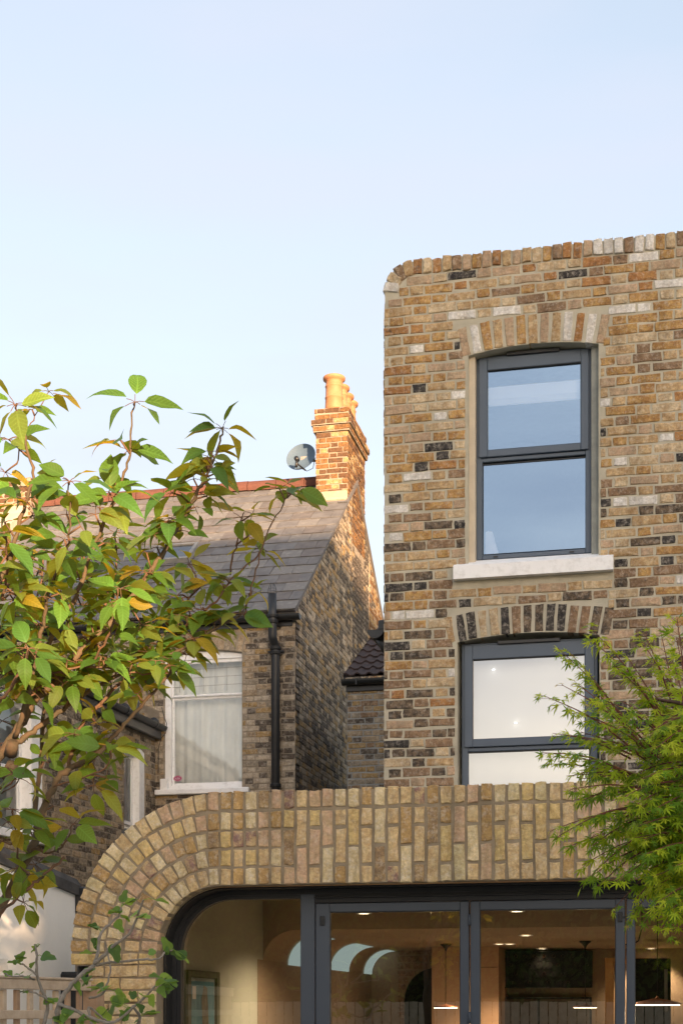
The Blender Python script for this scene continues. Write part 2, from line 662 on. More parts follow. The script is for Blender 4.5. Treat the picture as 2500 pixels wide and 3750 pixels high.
# ------------------------------------------------------------------ palettes
BK = {}
def bk(name, *a, **k):
    BK[name] = brick_mat('brick_' + name, *a, **k)
    return BK[name]
bk('ochre', (.49, .31, .12), (.33, .18, .07), stain_amt=.3)
bk('tan', (.53, .39, .22), (.40, .26, .13), stain_amt=.3)
bk('pale', (.58, .47, .31), (.46, .33, .19), stain_amt=.25, white=.35)
bk('pink', (.49, .34, .225), (.42, .32, .21), stain_amt=.3, white=.25)
bk('orange', (.42, .225, .085), (.33, .16, .065), stain_amt=.5)
bk('brown', (.22, .14, .085), (.30, .20, .12), stain_amt=.5)
bk('black', (.035, .034, .036), (.085, .075, .065), stain=(.02, .02, .02), stain_amt=.5, white=.4)
bk('sooty', (.20, .145, .095), (.06, .05, .042), stain_amt=.7, white=.3)
bk('white', (.74, .72, .68), (.64, .60, .54), stain=(.40, .32, .24), stain_amt=.3, white=0)
# fresh tumbled bricks of the extension
bk('buff', (.58, .44, .235), (.49, .34, .17), stain_amt=.22, white=.3)
bk('straw', (.60, .45, .20), (.51, .36, .155), stain_amt=.22, white=.2)
bk('cream', (.62, .51, .31), (.53, .41, .22), stain_amt=.2, white=.5)
bk('rose', (.54, .36, .23), (.46, .33, .19), stain_amt=.22, white=.25)
bk('honey', (.44, .29, .12), (.36, .23, .10), stain_amt=.3)
bk('umber', (.27, .18, .10), (.40, .28, .14), stain_amt=.4)
bk('plum', (.24, .14, .12), (.48, .35, .18), stain_amt=.25, white=.2)
bk('lime', (.57, .48, .27), (.50, .39, .2), stain_amt=.2, white=.3)
# old sooty neighbour
bk('old_grey', (.34, .28, .205), (.25, .205, .15), stain_amt=.5)
bk('old_tan', (.41, .315, .205), (.31, .23, .15), stain_amt=.4)
bk('old_pale', (.48, .40, .30), (.38, .31, .23), stain_amt=.4)
bk('old_ochre', (.38, .255, .115), (.30, .20, .09), stain_amt=.4)
bk('old_soot', (.085, .07, .056), (.14, .11, .085), stain_amt=.6)
bk('chim_ochre', (.25, .13, .052), (.15, .08, .035), stain_amt=.5, white=.08)
bk('chim_brown', (.14, .075, .04), (.10, .055, .032), stain_amt=.5, white=.05)
M_MORTAR = rough_mat('mortar_buff', (.51, .475, .375), (.40, .37, .29), scale=6, rough=.95, bump=.7, bump_scale=120)
M_MORTAR_EXT = rough_mat('mortar_brown', (.30, .245, .17), (.21, .17, .115), scale=9, rough=.95, bump=.8, bump_scale=110)
M_MORTAR_OLD = rough_mat('mortar_old', (.36, .305, .235), (.25, .21, .16), scale=5, rough=.95, bump=.6, bump_scale=90)
M_ALU = rough_mat('anthracite_aluminium', (.050, .064, .086), (.046, .059, .08), scale=3, rough=.42, bump=.03, bump_scale=300, spec=.5)
M_ALU_DK = rough_mat('black_aluminium', (.012, .013, .015), (.016, .017, .019), scale=3, rough=.5, bump=.02, bump_scale=200, spec=.4)
M_UPVC = rough_mat('window_frame_grey', (.083, .112, .155), (.075, .102, .142), scale=3, rough=.45, bump=.04, bump_scale=200, spec=.45)
M_BLACK = rough_mat('black_iron', (.014, .016, .019), (.022, .024, .027), scale=12, rough=.42, bump=.12, bump_scale=60, spec=.5)
M_WHITE = rough_mat('white_paint', (.89, .89, .885), (.85, .85, .84), scale=7, rough=.6, bump=.25, bump_scale=45)
M_WHITE_OLD = rough_mat('flaking_white_paint', (.88, .885, .89), (.72, .72, .71), scale=16, rough=.65, bump=.5, bump_scale=40, mixlo=.5, mixhi=.75)
M_RENDER = rough_mat('cream_render', (.88, .86, .80), (.84, .82, .76), scale=3, rough=.9, bump=.25, bump_scale=30)
M_PLASTER = rough_mat('jamb_plaster', (.62, .54, .42), (.54, .47, .37), scale=8, rough=.9, bump=.3)
M_CEMENT = rough_mat('grey_cement', (.33, .34, .31), (.25, .26, .24), scale=9, rough=.9, bump=.4)
M_SLATE = rough_mat('slate', (.165, .162, .162), (.125, .122, .122), scale=5, rough=.72, bump=.5, bump_scale=28, mixlo=.4, mixhi=.6)
M_SLATE2 = rough_mat('slate_lichen', (.175, .170, .165), (.27, .265, .25), scale=14, rough=.8, bump=.5, bump_scale=35, mixlo=.52, mixhi=.75)
M_SLATE3 = rough_mat('slate_brown', (.165, .152, .145), (.12, .112, .108), scale=7, rough=.75, bump=.5, bump_scale=30)
M_TERRA = rough_mat('terracotta', (.50, .235, .115), (.42, .18, .085), scale=4, rough=.6, bump=.15, bump_scale=30)
M_RIDGE = rough_mat('red_clay', (.15, .062, .045), (.11, .05, .038), scale=7, rough=.8, bump=.4)
M_TILE = rough_mat('brown_concrete_tile', (.070, .046, .040), (.045, .032, .03), scale=14, rough=.75, bump=.4)
M_LEAD = rough_mat('lead', (.20, .21, .22), (.30, .29, .27), scale=8, rough=.6, bump=.3)
M_FLASH = rough_mat('mortar_fillet', (.42, .36, .28), (.32, .27, .2), scale=5, rough=.9, bump=.4)
M_FELT = rough_mat('roof_felt', (.09, .085, .08), (.05, .047, .045), scale=7, rough=.95, bump=.7)
M_WOOD = rough_mat('weathered_timber', (.55, .44, .32), (.43, .33, .23), scale=11, rough=.85, bump=.5, bump_scale=50)
M_WOODPOST = rough_mat('new_timber', (.42, .29, .19), (.32, .21, .13), scale=9, rough=.8, bump=.4)
M_DARK = rough_mat('dark_void', (.012, .011, .010), (.02, .018, .016), scale=5, rough=.95, bump=0)
M_GREYPIPE = rough_mat('grey_pipe', (.20, .22, .25), (.16, .175, .2), scale=6, rough=.5, bump=.1)
G_TOWER = glass_mat('sky_blue_glass', tint=(.95, .97, 1.0), refl=.40, refl_col=(.56, .76, 1.0))  # deep blue of the sky put into the reflection tint
G_LOW = glass_mat('mirror_glass', tint=(.85, .87, .88), refl=.34, refl_col=(.86, .88, .91))
G_OLD = glass_mat('old_glass', tint=(.93, .95, .95), refl=.06, wav=.12)
G_DOOR = glass_mat('door_glass', tint=(.80, .80, .76), refl=.13, refl_col=(.95, 1, .96))

def rect(x0, x1, z0, z1):
    return [(x0, z0), (x1, z0), (x1, z1), (x0, z1)]
def seg_arch(x0, x1, z0, zs, rise, n=14):
    """opening with a segmental head: outline, centre, radius, half angle"""
    w = (x1 - x0) / 2
    rad = (w * w + rise * rise) / (2 * rise)
    xc, zc = (x0 + x1) / 2, zs + rise - rad
    ha = math.asin(w / rad)
    pts = [(x0, z0), (x1, z0)]
    for k in range(n + 1):
        a = ha - 2 * ha * k / n
        pts.append((xc + rad * math.sin(a), zc + rad * math.cos(a)))
    return pts, (xc, zc), rad, ha
def frame_rect(mb, x0, x1, z0, z1, l, r, b, t, y0, y1, mi=0):
    """four mitre-free bars of a rectangular frame in the X-Z plane"""
    mb.bbox((x0, y0, z0), (x0 + l, y1, z1), .004, mi)
    mb.bbox((x1 - r, y0, z0), (x1, y1, z1), .004, mi)
    mb.bbox((x0 + l, y0 + .0015, z1 - t), (x1 - r, y1 - .0015, z1), .004, mi)
    mb.bbox((x0 + l, y0 + .0015, z0), (x1 - r, y1 - .0015, z0 + b), .004, mi)

# ------------------------------------------------------------------ ground, far setting
def noise_ground(name, col, col2, scale):
    return rough_mat(name, col, col2, scale=scale, rough=.95, bump=.8, bump_scale=25, bdist=.02)
g = MB()
g.quadmesh([(-900, -900, 0), (900, -900, 0), (900, 900, 0), (-900, 900, 0)], [(0, 1, 2, 3)])
g.build('ground', noise_ground('lawn_soil', (.055, .085, .025), (.09, .10, .04), 1.5), kind='structure')
g = MB()
g.box((-3.3, -5.5, -.1), (6.5, 9.06, .02))
g.build('bounce_patio', rough_mat('bounce_paving', (.56, .53, .47), (.47, .44, .39), scale=4, rough=.9), kind='structure')  # out of view; widened and paled to bounce light onto the facade

# ------------------------------------------------------------------ THE TALL BRICK HOUSE
YT = 11.6
XT0, XT1, ZT = -2.241, 2.6, EYE + 5.80
tower = empty('brick_house', (0.2, YT, 0), 'tall flat topped yellow brick house with a rounded parapet corner and two grey windows', 'house')
TF = Frame((0, YT, 0), (1, 0, 0))
CR = .23                                        # radius of the rounded corner
UW = dict(x0=-1.580, x1=-.593, z0=EYE + 3.385, zs=EYE + 5.02, rise=.046)
LW = dict(x0=-1.665, x1=-.586, z0=EYE + 1.12, zs=EYE + 2.822, rise=.046)
up_pts, up_c, up_r, up_a = seg_arch(UW['x0'], UW['x1'], UW['z0'], UW['zs'], UW['rise'])
lo_pts, lo_c, lo_r, lo_a = seg_arch(LW['x0'], LW['x1'], LW['z0'], LW['zs'], LW['rise'])
outer = [(XT0, EYE + .98), (XT1, EYE + .98), (XT1, ZT - .01)]
for k in range(9):
    a = R(90 + 90 * k / 8)
    outer.append((XT0 + CR + (CR - .01) * math.cos(a), ZT - CR + (CR - .01) * math.sin(a)))
mb = MB()
mb.poly(outer, [up_pts, lo_pts], TF, depth=.3)
mb.build('wall', M_MORTAR, tower)
mb = MB()                                       # the rest of the house behind its rear wall
mb.box((XT0 + .004, YT + .3, EYE + .98), (XT0 + .3, 18.6, ZT - CR))
mb.box((XT0 + .06, YT + .3, ZT - CR + .002), (XT1, 18.6, ZT - .13))
mb.box((XT0 + .3, 15.5, EYE + .98), (XT1, 15.8, ZT - CR))
mb.box((XT1 - .3, YT + .3, EYE + .98), (XT1, 15.5, ZT - CR))
mb.box((XT0 + .3, YT + .3, EYE + .985), (XT1 - .3, 15.5, EYE + 1.05))
mb.box((XT0 + .3, YT + .3, EYE + 2.98), (XT1 - .3, 15.5, EYE + 3.2))
mb.build('body', M_MORTAR, tower)
bs = BrickSet()
def arch_bricks(fr, bs, c, rad, ha, n, hgt, pick, w=.066, extra=0.0):
    for k in range(n):
        a = -ha - extra + (2 * ha + 2 * extra) * (k + .5) / n
        rr = rad + .004 + hgt / 2 + rnd.uniform(-.004, .004)
        u, v = c[0] + rr * math.sin(a), c[1] + rr * math.cos(a)
        bs.add(fr, u, v, hgt, w * rnd.uniform(.92, 1.02), pick(k), rot=math.pi / 2 - a, depth=1.5)
UP_N, LO_N = 13, 15
UPC = ['pink', 'white', 'ochre', 'tan', 'pink', 'ochre', 'tan', 'pink', 'tan', 'white', 'orange', 'white', 'pink']
LOC = ['tan', 'black', 'black', 'pale', 'pale', 'black', 'brown', 'sooty', 'sooty', 'black', 'black', 'brown', 'brown', 'sooty', 'sooty']
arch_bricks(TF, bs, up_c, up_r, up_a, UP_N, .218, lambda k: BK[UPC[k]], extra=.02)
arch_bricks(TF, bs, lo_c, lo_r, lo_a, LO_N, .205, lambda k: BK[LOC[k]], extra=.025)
def in_arch(u, v, c, rad, ha, hgt, x0, x1, z0, pad=.012):
    if x0 - pad < u < x1 + pad and z0 - .01 < v < c[1] + rad * math.cos(ha) + .02:
        return True
    dx, dz = u - c[0], v - c[1]
    r = math.hypot(dx, dz)
    if dz <= 0: return False
    a = math.atan2(dx, dz)
    return abs(a) < ha + .03 / rad and r < rad + hgt + .012 and v > z0
def tower_inside(u, v):
    if v > ZT - .128: return False
    if u < XT0 + CR and v > ZT - CR:
        if math.hypot(u - XT0 - CR, v - ZT + CR) > CR - .125: return False
    if in_arch(u, v, up_c, up_r, up_a, .218, UW['x0'], UW['x1'], UW['z0']): return False
    if in_arch(u, v, lo_c, lo_r, lo_a, .205, LW['x0'], LW['x1'], LW['z0']): return False
    if -1.70 < u < -.475 and EYE + 3.28 < v < EYE + 3.395: return False        # the sill
    return True
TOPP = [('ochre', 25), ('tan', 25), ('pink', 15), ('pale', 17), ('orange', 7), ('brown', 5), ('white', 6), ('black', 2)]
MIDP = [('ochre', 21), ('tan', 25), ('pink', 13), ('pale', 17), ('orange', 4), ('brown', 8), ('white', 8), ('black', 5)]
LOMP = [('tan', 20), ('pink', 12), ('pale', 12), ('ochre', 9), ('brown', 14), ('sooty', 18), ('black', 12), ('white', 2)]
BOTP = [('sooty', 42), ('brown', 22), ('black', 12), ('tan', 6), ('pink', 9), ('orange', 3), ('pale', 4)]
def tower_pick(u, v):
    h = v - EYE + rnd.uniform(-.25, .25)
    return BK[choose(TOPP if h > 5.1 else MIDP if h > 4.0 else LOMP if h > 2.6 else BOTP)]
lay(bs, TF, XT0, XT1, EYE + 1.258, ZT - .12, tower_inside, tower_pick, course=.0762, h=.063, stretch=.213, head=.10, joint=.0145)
x = XT0 + CR + .037
CAP = ['tan', 'pink', 'pale', 'ochre', 'orange', 'tan', 'pink', 'pale', 'brown', 'ochre', 'tan', 'orange']
k = 0
while x < XT1:
    big = x > -.75
    m = BK['white'] if big and rnd.random() < .4 else BK[rnd.choice(CAP)]
    bs.add(TF, x, ZT - .06 + rnd.uniform(-.005, .006), .116 + rnd.uniform(-.008, .006), .066 + rnd.uniform(-.004, .004), m, rot=math.pi / 2 + rnd.uniform(-.04, .04), proud=rnd.uniform(.008, .02), depth=1.6)
    x += .0765
for k in range(4):
    a = R(90 + 90 * (k + .5) / 4)
    rr = CR - .058
    bs.add(TF, XT0 + CR + rr * math.cos(a), ZT - CR + rr * math.sin(a), .116, .07, BK[['tan', 'brown', 'pale', 'white'][k]], rot=a, proud=.012, depth=1.6)
# the return of the left flank, one brick deep
FL = Frame((XT0, 12.75, 0), (0, -1, 0))
lay(bs, FL, 0, 1.12, EYE + 1.258, ZT - .3, lambda u, v: True, tower_pick, course=.0762)
TOWER_BRICKS = bs

# upper window
def grey_window(name, x0, x1, z0, z1, ru, yb, split, lt, up_g, lo_g, glass_m, sash_pr=.018):
    """anthracite window: outer frame, top-hung sash above, fixed pane below"""
    mb = MB()
    d0, d1 = yb, yb + .07
    # outer frame
    frame_rect(mb, x0, x1, z0, z1, lt, lt, .035, lt, d0, d1)
    mb.bbox((x0 + lt, d0 + .002, split - .03), (x1 - lt, d1 - .002, split), .004)
    w = mb.build(name, M_UPVC, tower)
    mb = MB()                                   # sash, proud of the frame
    sx0, sx1, sz0, sz1 = x0 + lt * .45, x1 - lt * .45, split + .003, z1 - lt * .35
    frame_rect(mb, sx0, sx1, sz0, sz1, up_g[0] - x0 - lt * .45, x1 - lt * .45 - up_g[1], up_g[2] - sz0, sz1 - up_g[3], d0 - sash_pr, d0 + .03)
    mb.build('sash', M_UPVC, w)
    mb = MB()
    for gx in (up_g, lo_g):                     # black gaskets
        frame_rect(mb, gx[0] - .004, gx[1] + .004, gx[2] - .004, gx[3] + .006, .008, .008, .007, .012, d0 + .004 - (sash_pr if gx is up_g else -.006), d0 + .02)
    mb.build('gasket', M_BLACK, w)
    for gx in (up_g, lo_g):
        mb = MB()
        yy = d0 + (.006 if gx is up_g else .018)
        mb.quadmesh([(gx[0], yy, gx[2]), (gx[1], yy, gx[2]), (gx[1], yy, gx[3]), (gx[0], yy, gx[3])], [(0, 1, 2, 3)])
        mb.build('pane', glass_m, w)
    mb = MB()
    vx0, vx1 = x0 + (x1 - x0) * .27, x0 + (x1 - x0) * .73
    mb.bbox((vx0, d0 - .035, z1 - .022), (vx1, d0 - .0185, z1 + .006), .004)
    mb.build('trickle_vent', M_BLACK, w)
    mb = MB()
    for q in (.17, .83):
        qx = x0 + (x1 - x0) * q
        mb.bbox((qx - .018, d0 - .007, z0 + .011), (qx + .018, d0, z0 + .021), .002)
    mb.build('drain_cap', M_BLACK, w)
    return w
WY = YT + .11
grey_window('window', -1.532, -.651, EYE + 3.478, EYE + 5.048, None, WY, EYE + 4.262, .046,
            (-1.532 + .086, -.651 - .08, EYE + 4.318, EYE + 4.935), (-1.532 + .05, -.651 - .044, EYE + 3.52, EYE + 4.215), G_TOWER)
grey_window('window', -1.642, -.604, EYE + 1.2, EYE + 2.825, None, YT + .085, EYE + 2.02, .05,
            (-1.642 + .085, -.604 - .095, EYE + 2.083, EYE + 2.70), (-1.642 + .048, -.604 - .062, EYE + 1.24, EYE + 1.985), G_LOW)
mb = MB()                                       # painted stone sill
P0 = [(-.065, EYE + 3.292), (-.065, EYE + 3.392), (.11, EYE + 3.474), (.11, EYE + 3.292)]
mb.sweep([(a, b) for a, b in P0], [((x, YT, 0), (0, 1, 0), (0, 0, 1)) for x in (-1.688, -.482)], closed=True)
mb.build('window_sill', M_WHITE_OLD, tower)
mb = MB()
mb.box((-1.585, YT + .045, EYE + 3.4), (-1.533, YT + .14, EYE + 5.07))
mb.build('window_jamb', M_PLASTER, tower)
mb = MB()
mb.box((-.65, YT + .06, EYE + 3.4), (-.588, YT + .14, EYE + 5.07))
mb.build('window_jamb', M_CEMENT, tower)
# rooms behind the two windows
BLIND = rough_mat('white_blind', (.88, .88, .87), (.85, .85, .84), scale=2, rough=.8, bump=.1)
bl = MB()
for k in range(1):
    bl.sweep([(0, 0), (-.012, .05), (.0, .15)], [((x, WY + .06, EYE + 4.68), (0, 1, 0), (0, 0, 1)) for x in (-1.52, -.66)])
    bl.bbox((-1.52, WY + .055, EYE + 4.688), (-.66, WY + .068, EYE + 4.70), .002)
bl.build('roller_blind', BLIND, None, label='rolled white blind inside the upper grey window', cat='blind')
bl = MB()
bl.quadmesh([(-1.60, YT + .20, EYE + 1.2), (-.63, YT + .20, EYE + 1.2), (-.63, YT + .20, EYE + 2.76), (-1.60, YT + .20, EYE + 2.76)], [(0, 1, 2, 3)])
bl.bbox((-1.6, YT + .19, EYE + 2.74), (-.63, YT + .25, EYE + 2.79), .008)
bl.build('roller_blind', BLIND, None, label='white blind drawn right down behind the lower grey window', cat='blind')
mb = MB()                                       # folded white dressing gown / chair back in the corner
mb.sweep([(0, 0), (.11, 0), (.105, .02), (.055, .20), (.02, .21), (0, .2)], [((-1.475, WY + .10, EYE + 3.52), (1, 0, 0), (0, 0, 1)), ((-1.475, WY + .14, EYE + 3.52), (1, 0, 0), (0, 0, 1))], closed=True)
mb.build('lamp_shade', BLIND, None, label='white lamp shade in the bottom left corner of the upper grey window', cat='lamp shade')

for i, (px, py) in enumerate(((1806, 2453), (1887, 2648))):
    p = at(px, py, YT + .17)
    m_ = MB()
    m_.lathe([(.0, 0), (.011, 0), (.011, .004), (0, .004)], tuple(p), 14)
    m_.build('spot_lamp', emit_mat('spot_glow', (1, .97, .9), 1.6), None, label=['upper one of two tiny lamps glowing in the lower grey window', 'lower one of two tiny lamps glowing in the lower grey window'][i], cat='lamp', group='tiny lamps in the lower grey window')
# gutter end on the flank of the tall house
mb = MB()
def half_gutter(mb, p0, p1, r, up=(0, 0, 1), n=10, thick=.006, mi=0, cap=True):
    p0, p1 = Vector(p0), Vector(p1)
    d = (p1 - p0).normalized()
    side = d.cross(Vector(up)).normalized()
    upv = side.cross(d).normalized()
    prof = []
    for k in range(n + 1):
        a = math.pi * k / n
        prof.append((-r * math.cos(a), -r * math.sin(a)))
    for k in range(n + 1):
        a = math.pi * (n - k) / n
        prof.append((-(r - thick) * math.cos(a), -(r - thick) * math.sin(a)))
    mb.sweep(prof, [(p0, side, upv), (p1, side, upv)], mi, closed=True)
    if cap:
        for p, s in ((p0, 1), (p1, -1)):
            vs = [p + side * a + upv * b + d * .001 * s for a, b in prof[:n + 1]]
            mb.quadmesh(vs, [tuple(range(n + 1))], mi)
gy = 12.0
gp = at(1382, 2305, gy)
half_gutter(mb, (XT0 - .145, gy, gp.z), (XT0 - .145, 16.5, gp.z), .068)
mb.bbox((XT0 - .13, gy + .03, gp.z + .002), (XT0 - .004, 16.5, gp.z + .085), .01)
mb.tube([(XT0 - .13, gy + .1, gp.z - .04), (XT0 - .1, gy + .1, gp.z - .1), (XT0 - .04, gy + .1, gp.z - .2)], .04, 10)
mb.box((XT0 - .08, gy + .2, gp.z - .1), (XT0 - .004, 16.5, gp.z - .001))
mb.build('gutter', M_BLACK, tower)
TOWER_BRICKS.emit(tower, lambda px, py: py > 2885 or (px > 2130 and py > 2420) )

# ------------------------------------------------------------------ THE ARCHED EXTENSION
YE = 9.1
EC = (-2.80, EYE + .36)                         # centre of the arched corner
RI, RO = .412, .99                              # inner and outer radius
ZL, ZF, ZP = EYE + .776, EYE + 1.226, EYE + 1.352
XE1 = 2.4
ext = empty('arched_extension', (-.5, YE, 0), 'single storey brick extension with a rounded corner arch over dark glazed doors', 'extension')
EF = Frame((0, YE, 0), (1, 0, 0))
DOOR_Y = 9.36
arc_in = [(EC[0] + RI * math.cos(R(a)), EC[1] + RI * math.sin(R(a))) for a in range(90, 181, 6)]
arc_out = [(EC[0] + (RO - .006) * math.cos(R(a)), EC[1] + (RO - .006) * math.sin(R(a))) for a in range(180, 89, -6)]
XP0 = -3.672                                    # left side of the pier below the corbel
outl = [(XP0, 0), (EC[0] - RI, 0)] + arc_in[::-1] + [(XE1, ZL + .004), (XE1, ZP - .008)] + arc_out[::-1] + [(EC[0] - RO + .006, EC[1] - .07), (XP0, EC[1] - .07)]
mb = MB()
mb.poly(outl, [], EF, depth=.11)
mb.build('wall', M_MORTAR_EXT, ext)
bs = BrickSet()
EXP = [('buff', 32), ('straw', 13), ('cream', 18), ('rose', 16), ('honey', 13), ('umber', 6), ('plum', 4), ('lime', 3)]
ep = lambda: BK[choose(EXP)]
def eb(u, v, l, w, rot, m=None):
    bs.add(EF, u, v, l, w, m or ep(), rot=rot, proud=rnd.uniform(.004, .013), depth=1.35, jr=.022)
PITCH = .0815
x = EC[0] + .04
hd, jt = .0985, .018
i = 0
while x < XE1:
    w = .0635 + rnd.uniform(-.003, .004)
    # header row on edge along the top
    eb(x, ZF + .018 + .054 + rnd.uniform(-.004, .005), .106 + rnd.uniform(-.006, .006), w, math.pi / 2)
    if x < EC[0] + .42:                         # the ring pattern runs on for a few bricks
        for k in range(4):
            eb(x, ZL + .0495 + k * (hd + jt * .98), hd + rnd.uniform(-.005, .005), w, math.pi / 2)
    elif i % 2 == 0:
        s = .217 + rnd.uniform(-.006, .006)
        eb(x, ZL + .108 + rnd.uniform(-.004, .004), s, w, math.pi / 2)
        eb(x, ZL + .342 + rnd.uniform(-.004, .004), s, w, math.pi / 2)
    else:
        s = .212 + rnd.uniform(-.004, .006)
        eb(x, ZL + .0485, hd, w, math.pi / 2)
        eb(x, ZL + .225 + rnd.uniform(-.003, .003), s, w, math.pi / 2)
        eb(x, ZL + .401, hd, w, math.pi / 2)
    x += PITCH
    i += 1
for ri, (ra, rb, n) in enumerate(((RI, RI + .1, 10), (RI + .118, RI + .217, 12), (RI + .235, RI + .333, 14), (RI + .351, RI + .449, 16), (RI + .468, RO, 18))):
    for k in range(n):
        a = R(90 + 90 * (k + .5) / n)
        rr = (ra + rb) / 2 + rnd.uniform(-.004, .004)
        wid = min(.07, (R(90) / n) * rr - .013)
        eb(EC[0] + rr * math.cos(a), EC[1] + rr * math.sin(a), (rb - ra) + rnd.uniform(-.006, .004), wid, a)
# corbel course and the pier
def pier_course(z, x0, x1, cuts):
    e = x0
    for l in cuts + [None]:
        b = x1 if l is None else min(e + l, x1)
        if b - e > .03:
            bs.add(EF, (e + b) / 2, z, b - e - .012, .067 + rnd.uniform(-.003, .003), BK[choose([('cream', 30), ('straw', 30), ('buff', 30), ('lime', 8)])], proud=rnd.uniform(.008, .018), depth=1.35)
        e = b
        if e >= x1: break
z = EC[1] - .042
pier_course(z, EC[0] - RO, EC[0] - RI, [.225, .12, .11])
seqs = [[.11, .225], [.215, .25], [.225, .11], [.14, .225], [.225, .225]]
k = 0
while z > .1:
    z -= .0795
    pier_course(z, XP0, EC[0] - RI, seqs[k % 5])
    k += 1
bs.emit(ext, None, limit=420)
# dark metal lining of the opening, curved at the corner
mb = MB()
def opening_path(r, zt, zb=0.0, x1=XE1):
    p = [(EC[0] - r, zb)]
    for k in range(19):
        a = R(180 - 90 * k / 18)
        p.append((EC[0] + r * math.cos(a), EC[1] + r * math.sin(a)))
    p.append((x1, EC[1] + r))
    return p
def ring(mb, r0, r1, y0, y1, mi=0, x1=XE1):
    a, b = opening_path(r0, 0, x1=x1), opening_path(r1, 0, x1=x1)
    n = len(a)
    vs = [(p[0], y0, p[1]) for p in a] + [(p[0], y0, p[1]) for p in b] + [(p[0], y1, p[1]) for p in b] + [(p[0], y1, p[1]) for p in a]
    fs = []
    for k in range(n - 1):
        for q in range(4):
            q2 = (q + 1) % 4
            fs.append((q * n + k, q2 * n + k, q2 * n + k + 1, q * n + k + 1)[::-1])
    mb.quadmesh(vs, fs, mi, False)
ring(mb, RI - .004, RI - .014, YE + .112, DOOR_Y + .02)
mb.build('opening_lining', M_ALU_DK, ext)
mb = MB()
ring(mb, RI - .0145, RI - .07, DOOR_Y, DOOR_Y + .06, x1=-2.345)
ring(mb, RI - .0145, RI - .045, DOOR_Y - .012, DOOR_Y - .0005, x1=XE1)
mb.bbox((-2.252, DOOR_Y, ZL - .105), (XE1, DOOR_Y + .06, ZL - .0165), .003)
mb.bbox((-2.252, DOOR_Y - .02, ZL - .075), (XE1, DOOR_Y - .0015, ZL - .066), .002)
ff = mb.build('window_frame', M_ALU_DK, ext)
mb = MB()
mb.bbox((-2.345, DOOR_Y - .002, 0), (-2.252, DOOR_Y + .06, ZL - .0165), .003)
mb.build('mullion', M_ALU, ext)
mb = MB()
pts = opening_path(RI - .069, 0, x1=-2.345)
pts = [(p[0], p[1]) for p in pts] + [(-2.345, 0)]
mb.poly(pts, [], Frame((0, DOOR_Y + .03, 0), (1, 0, 0)))
mb.build('pane', G_DOOR, ff)
# three bi-fold leaves
LEAVES = [(-2.246, -1.271, -2.155, -1.326), (-1.262, -.321, -1.204, -.377), (-.312, .64, -.262, .59), (.648, 1.6, .70, 1.545)]
for k, (a, b, ga, gb) in enumerate(LEAVES):
    zt = ZL - .108
    mb = MB()
    frame_rect(mb, a, b, .04, zt, ga - a, b - gb, .09, .055, DOOR_Y - .004, DOOR_Y + .055)
    dl = mb.build('folding_door', M_ALU, ext)
    mb = MB()
    frame_rect(mb, ga - .003, gb + .003, .125, zt - .052, .006, .006, .006, .008, DOOR_Y + .002, DOOR_Y + .04)
    mb.build('gasket', M_BLACK, dl)
    mb = MB()
    mb.quadmesh([(ga, DOOR_Y + .02, .13), (gb, DOOR_Y + .02, .13), (gb, DOOR_Y + .02, zt - .055), (ga, DOOR_Y + .02, zt - .055)], [(0, 1, 2, 3)])
    mb.build('pane', G_DOOR, dl)
    if k in (0, 1, 2):
        mb = MB()                               # vent catch on the stile
        cx = a + .046 if k == 0 else (b - .028 if k == 1 else a + .03)
        cz = zt - .11
        if k < 2:
            mb.bbox((cx - .015, DOOR_Y - .018, cz - .03), (cx + .015, DOOR_Y - .004, cz + .03), .004)
            mb.bbox((cx - .006, DOOR_Y - .026, cz - .018), (cx + .006, DOOR_Y - .018, cz + .014), .003)
            if k == 1:
                mb.bbox((cx + .015, DOOR_Y - .014, cz - .004), (cx + .04, DOOR_Y - .006, cz + .004), .002)
            hd_o = mb.build('catch', M_BLACK, dl)
    if k == 0:
        for hz in (zt - .115, zt - .72, .4):
            mb = MB()
            mb.tube([(b + .0045, DOOR_Y - .012, hz - .035), (b + .0045, DOOR_Y - .012, hz + .035)], .008, 8)
            mb.bbox((b - .012, DOOR_Y - .008, hz - .03), (b + .02, DOOR_Y - .0045, hz + .03), .001)
            mb.build('hinge', M_ALU, dl)
# roof of the extension and what it rests on
mb = MB()
mb.box((EC[0] - RO + .3, YE + .111, ZP - .28), (XE1, YT - .002, ZP - .2))
mb.build('roof', M_FELT, ext)
mb = MB()
mb.box((-3.55, YE + .111, 0), (-3.33, YT, ZP - .285))
mb.build('side_wall', M_RENDER, ext)
# moss along the parapet edge
MOSS = rough_mat('dry_moss', (.16, .06, .025), (.08, .07, .02), scale=20, rough=1, bump=0)
mb = MB()
for k in range(260):
    x = rnd.uniform(-1.86, -1.2) if rnd.random() < .3 else rnd.uniform(-2.2, -1.5)
    p = Vector((x, YE + rnd.uniform(.09, .13), ZP - .006))
    h = rnd.uniform(.008, .028)
    w = rnd.uniform(.001, .0025)
    t = Vector((rnd.uniform(-.6, .6), rnd.uniform(-.4, .4), 1)).normalized() * h
    mb.quadmesh([p + Vector((-w, 0, 0)), p + Vector((w, 0, 0)), p + t], [(0, 1, 2)])
mb.build('moss', MOSS, None, kind='stuff')

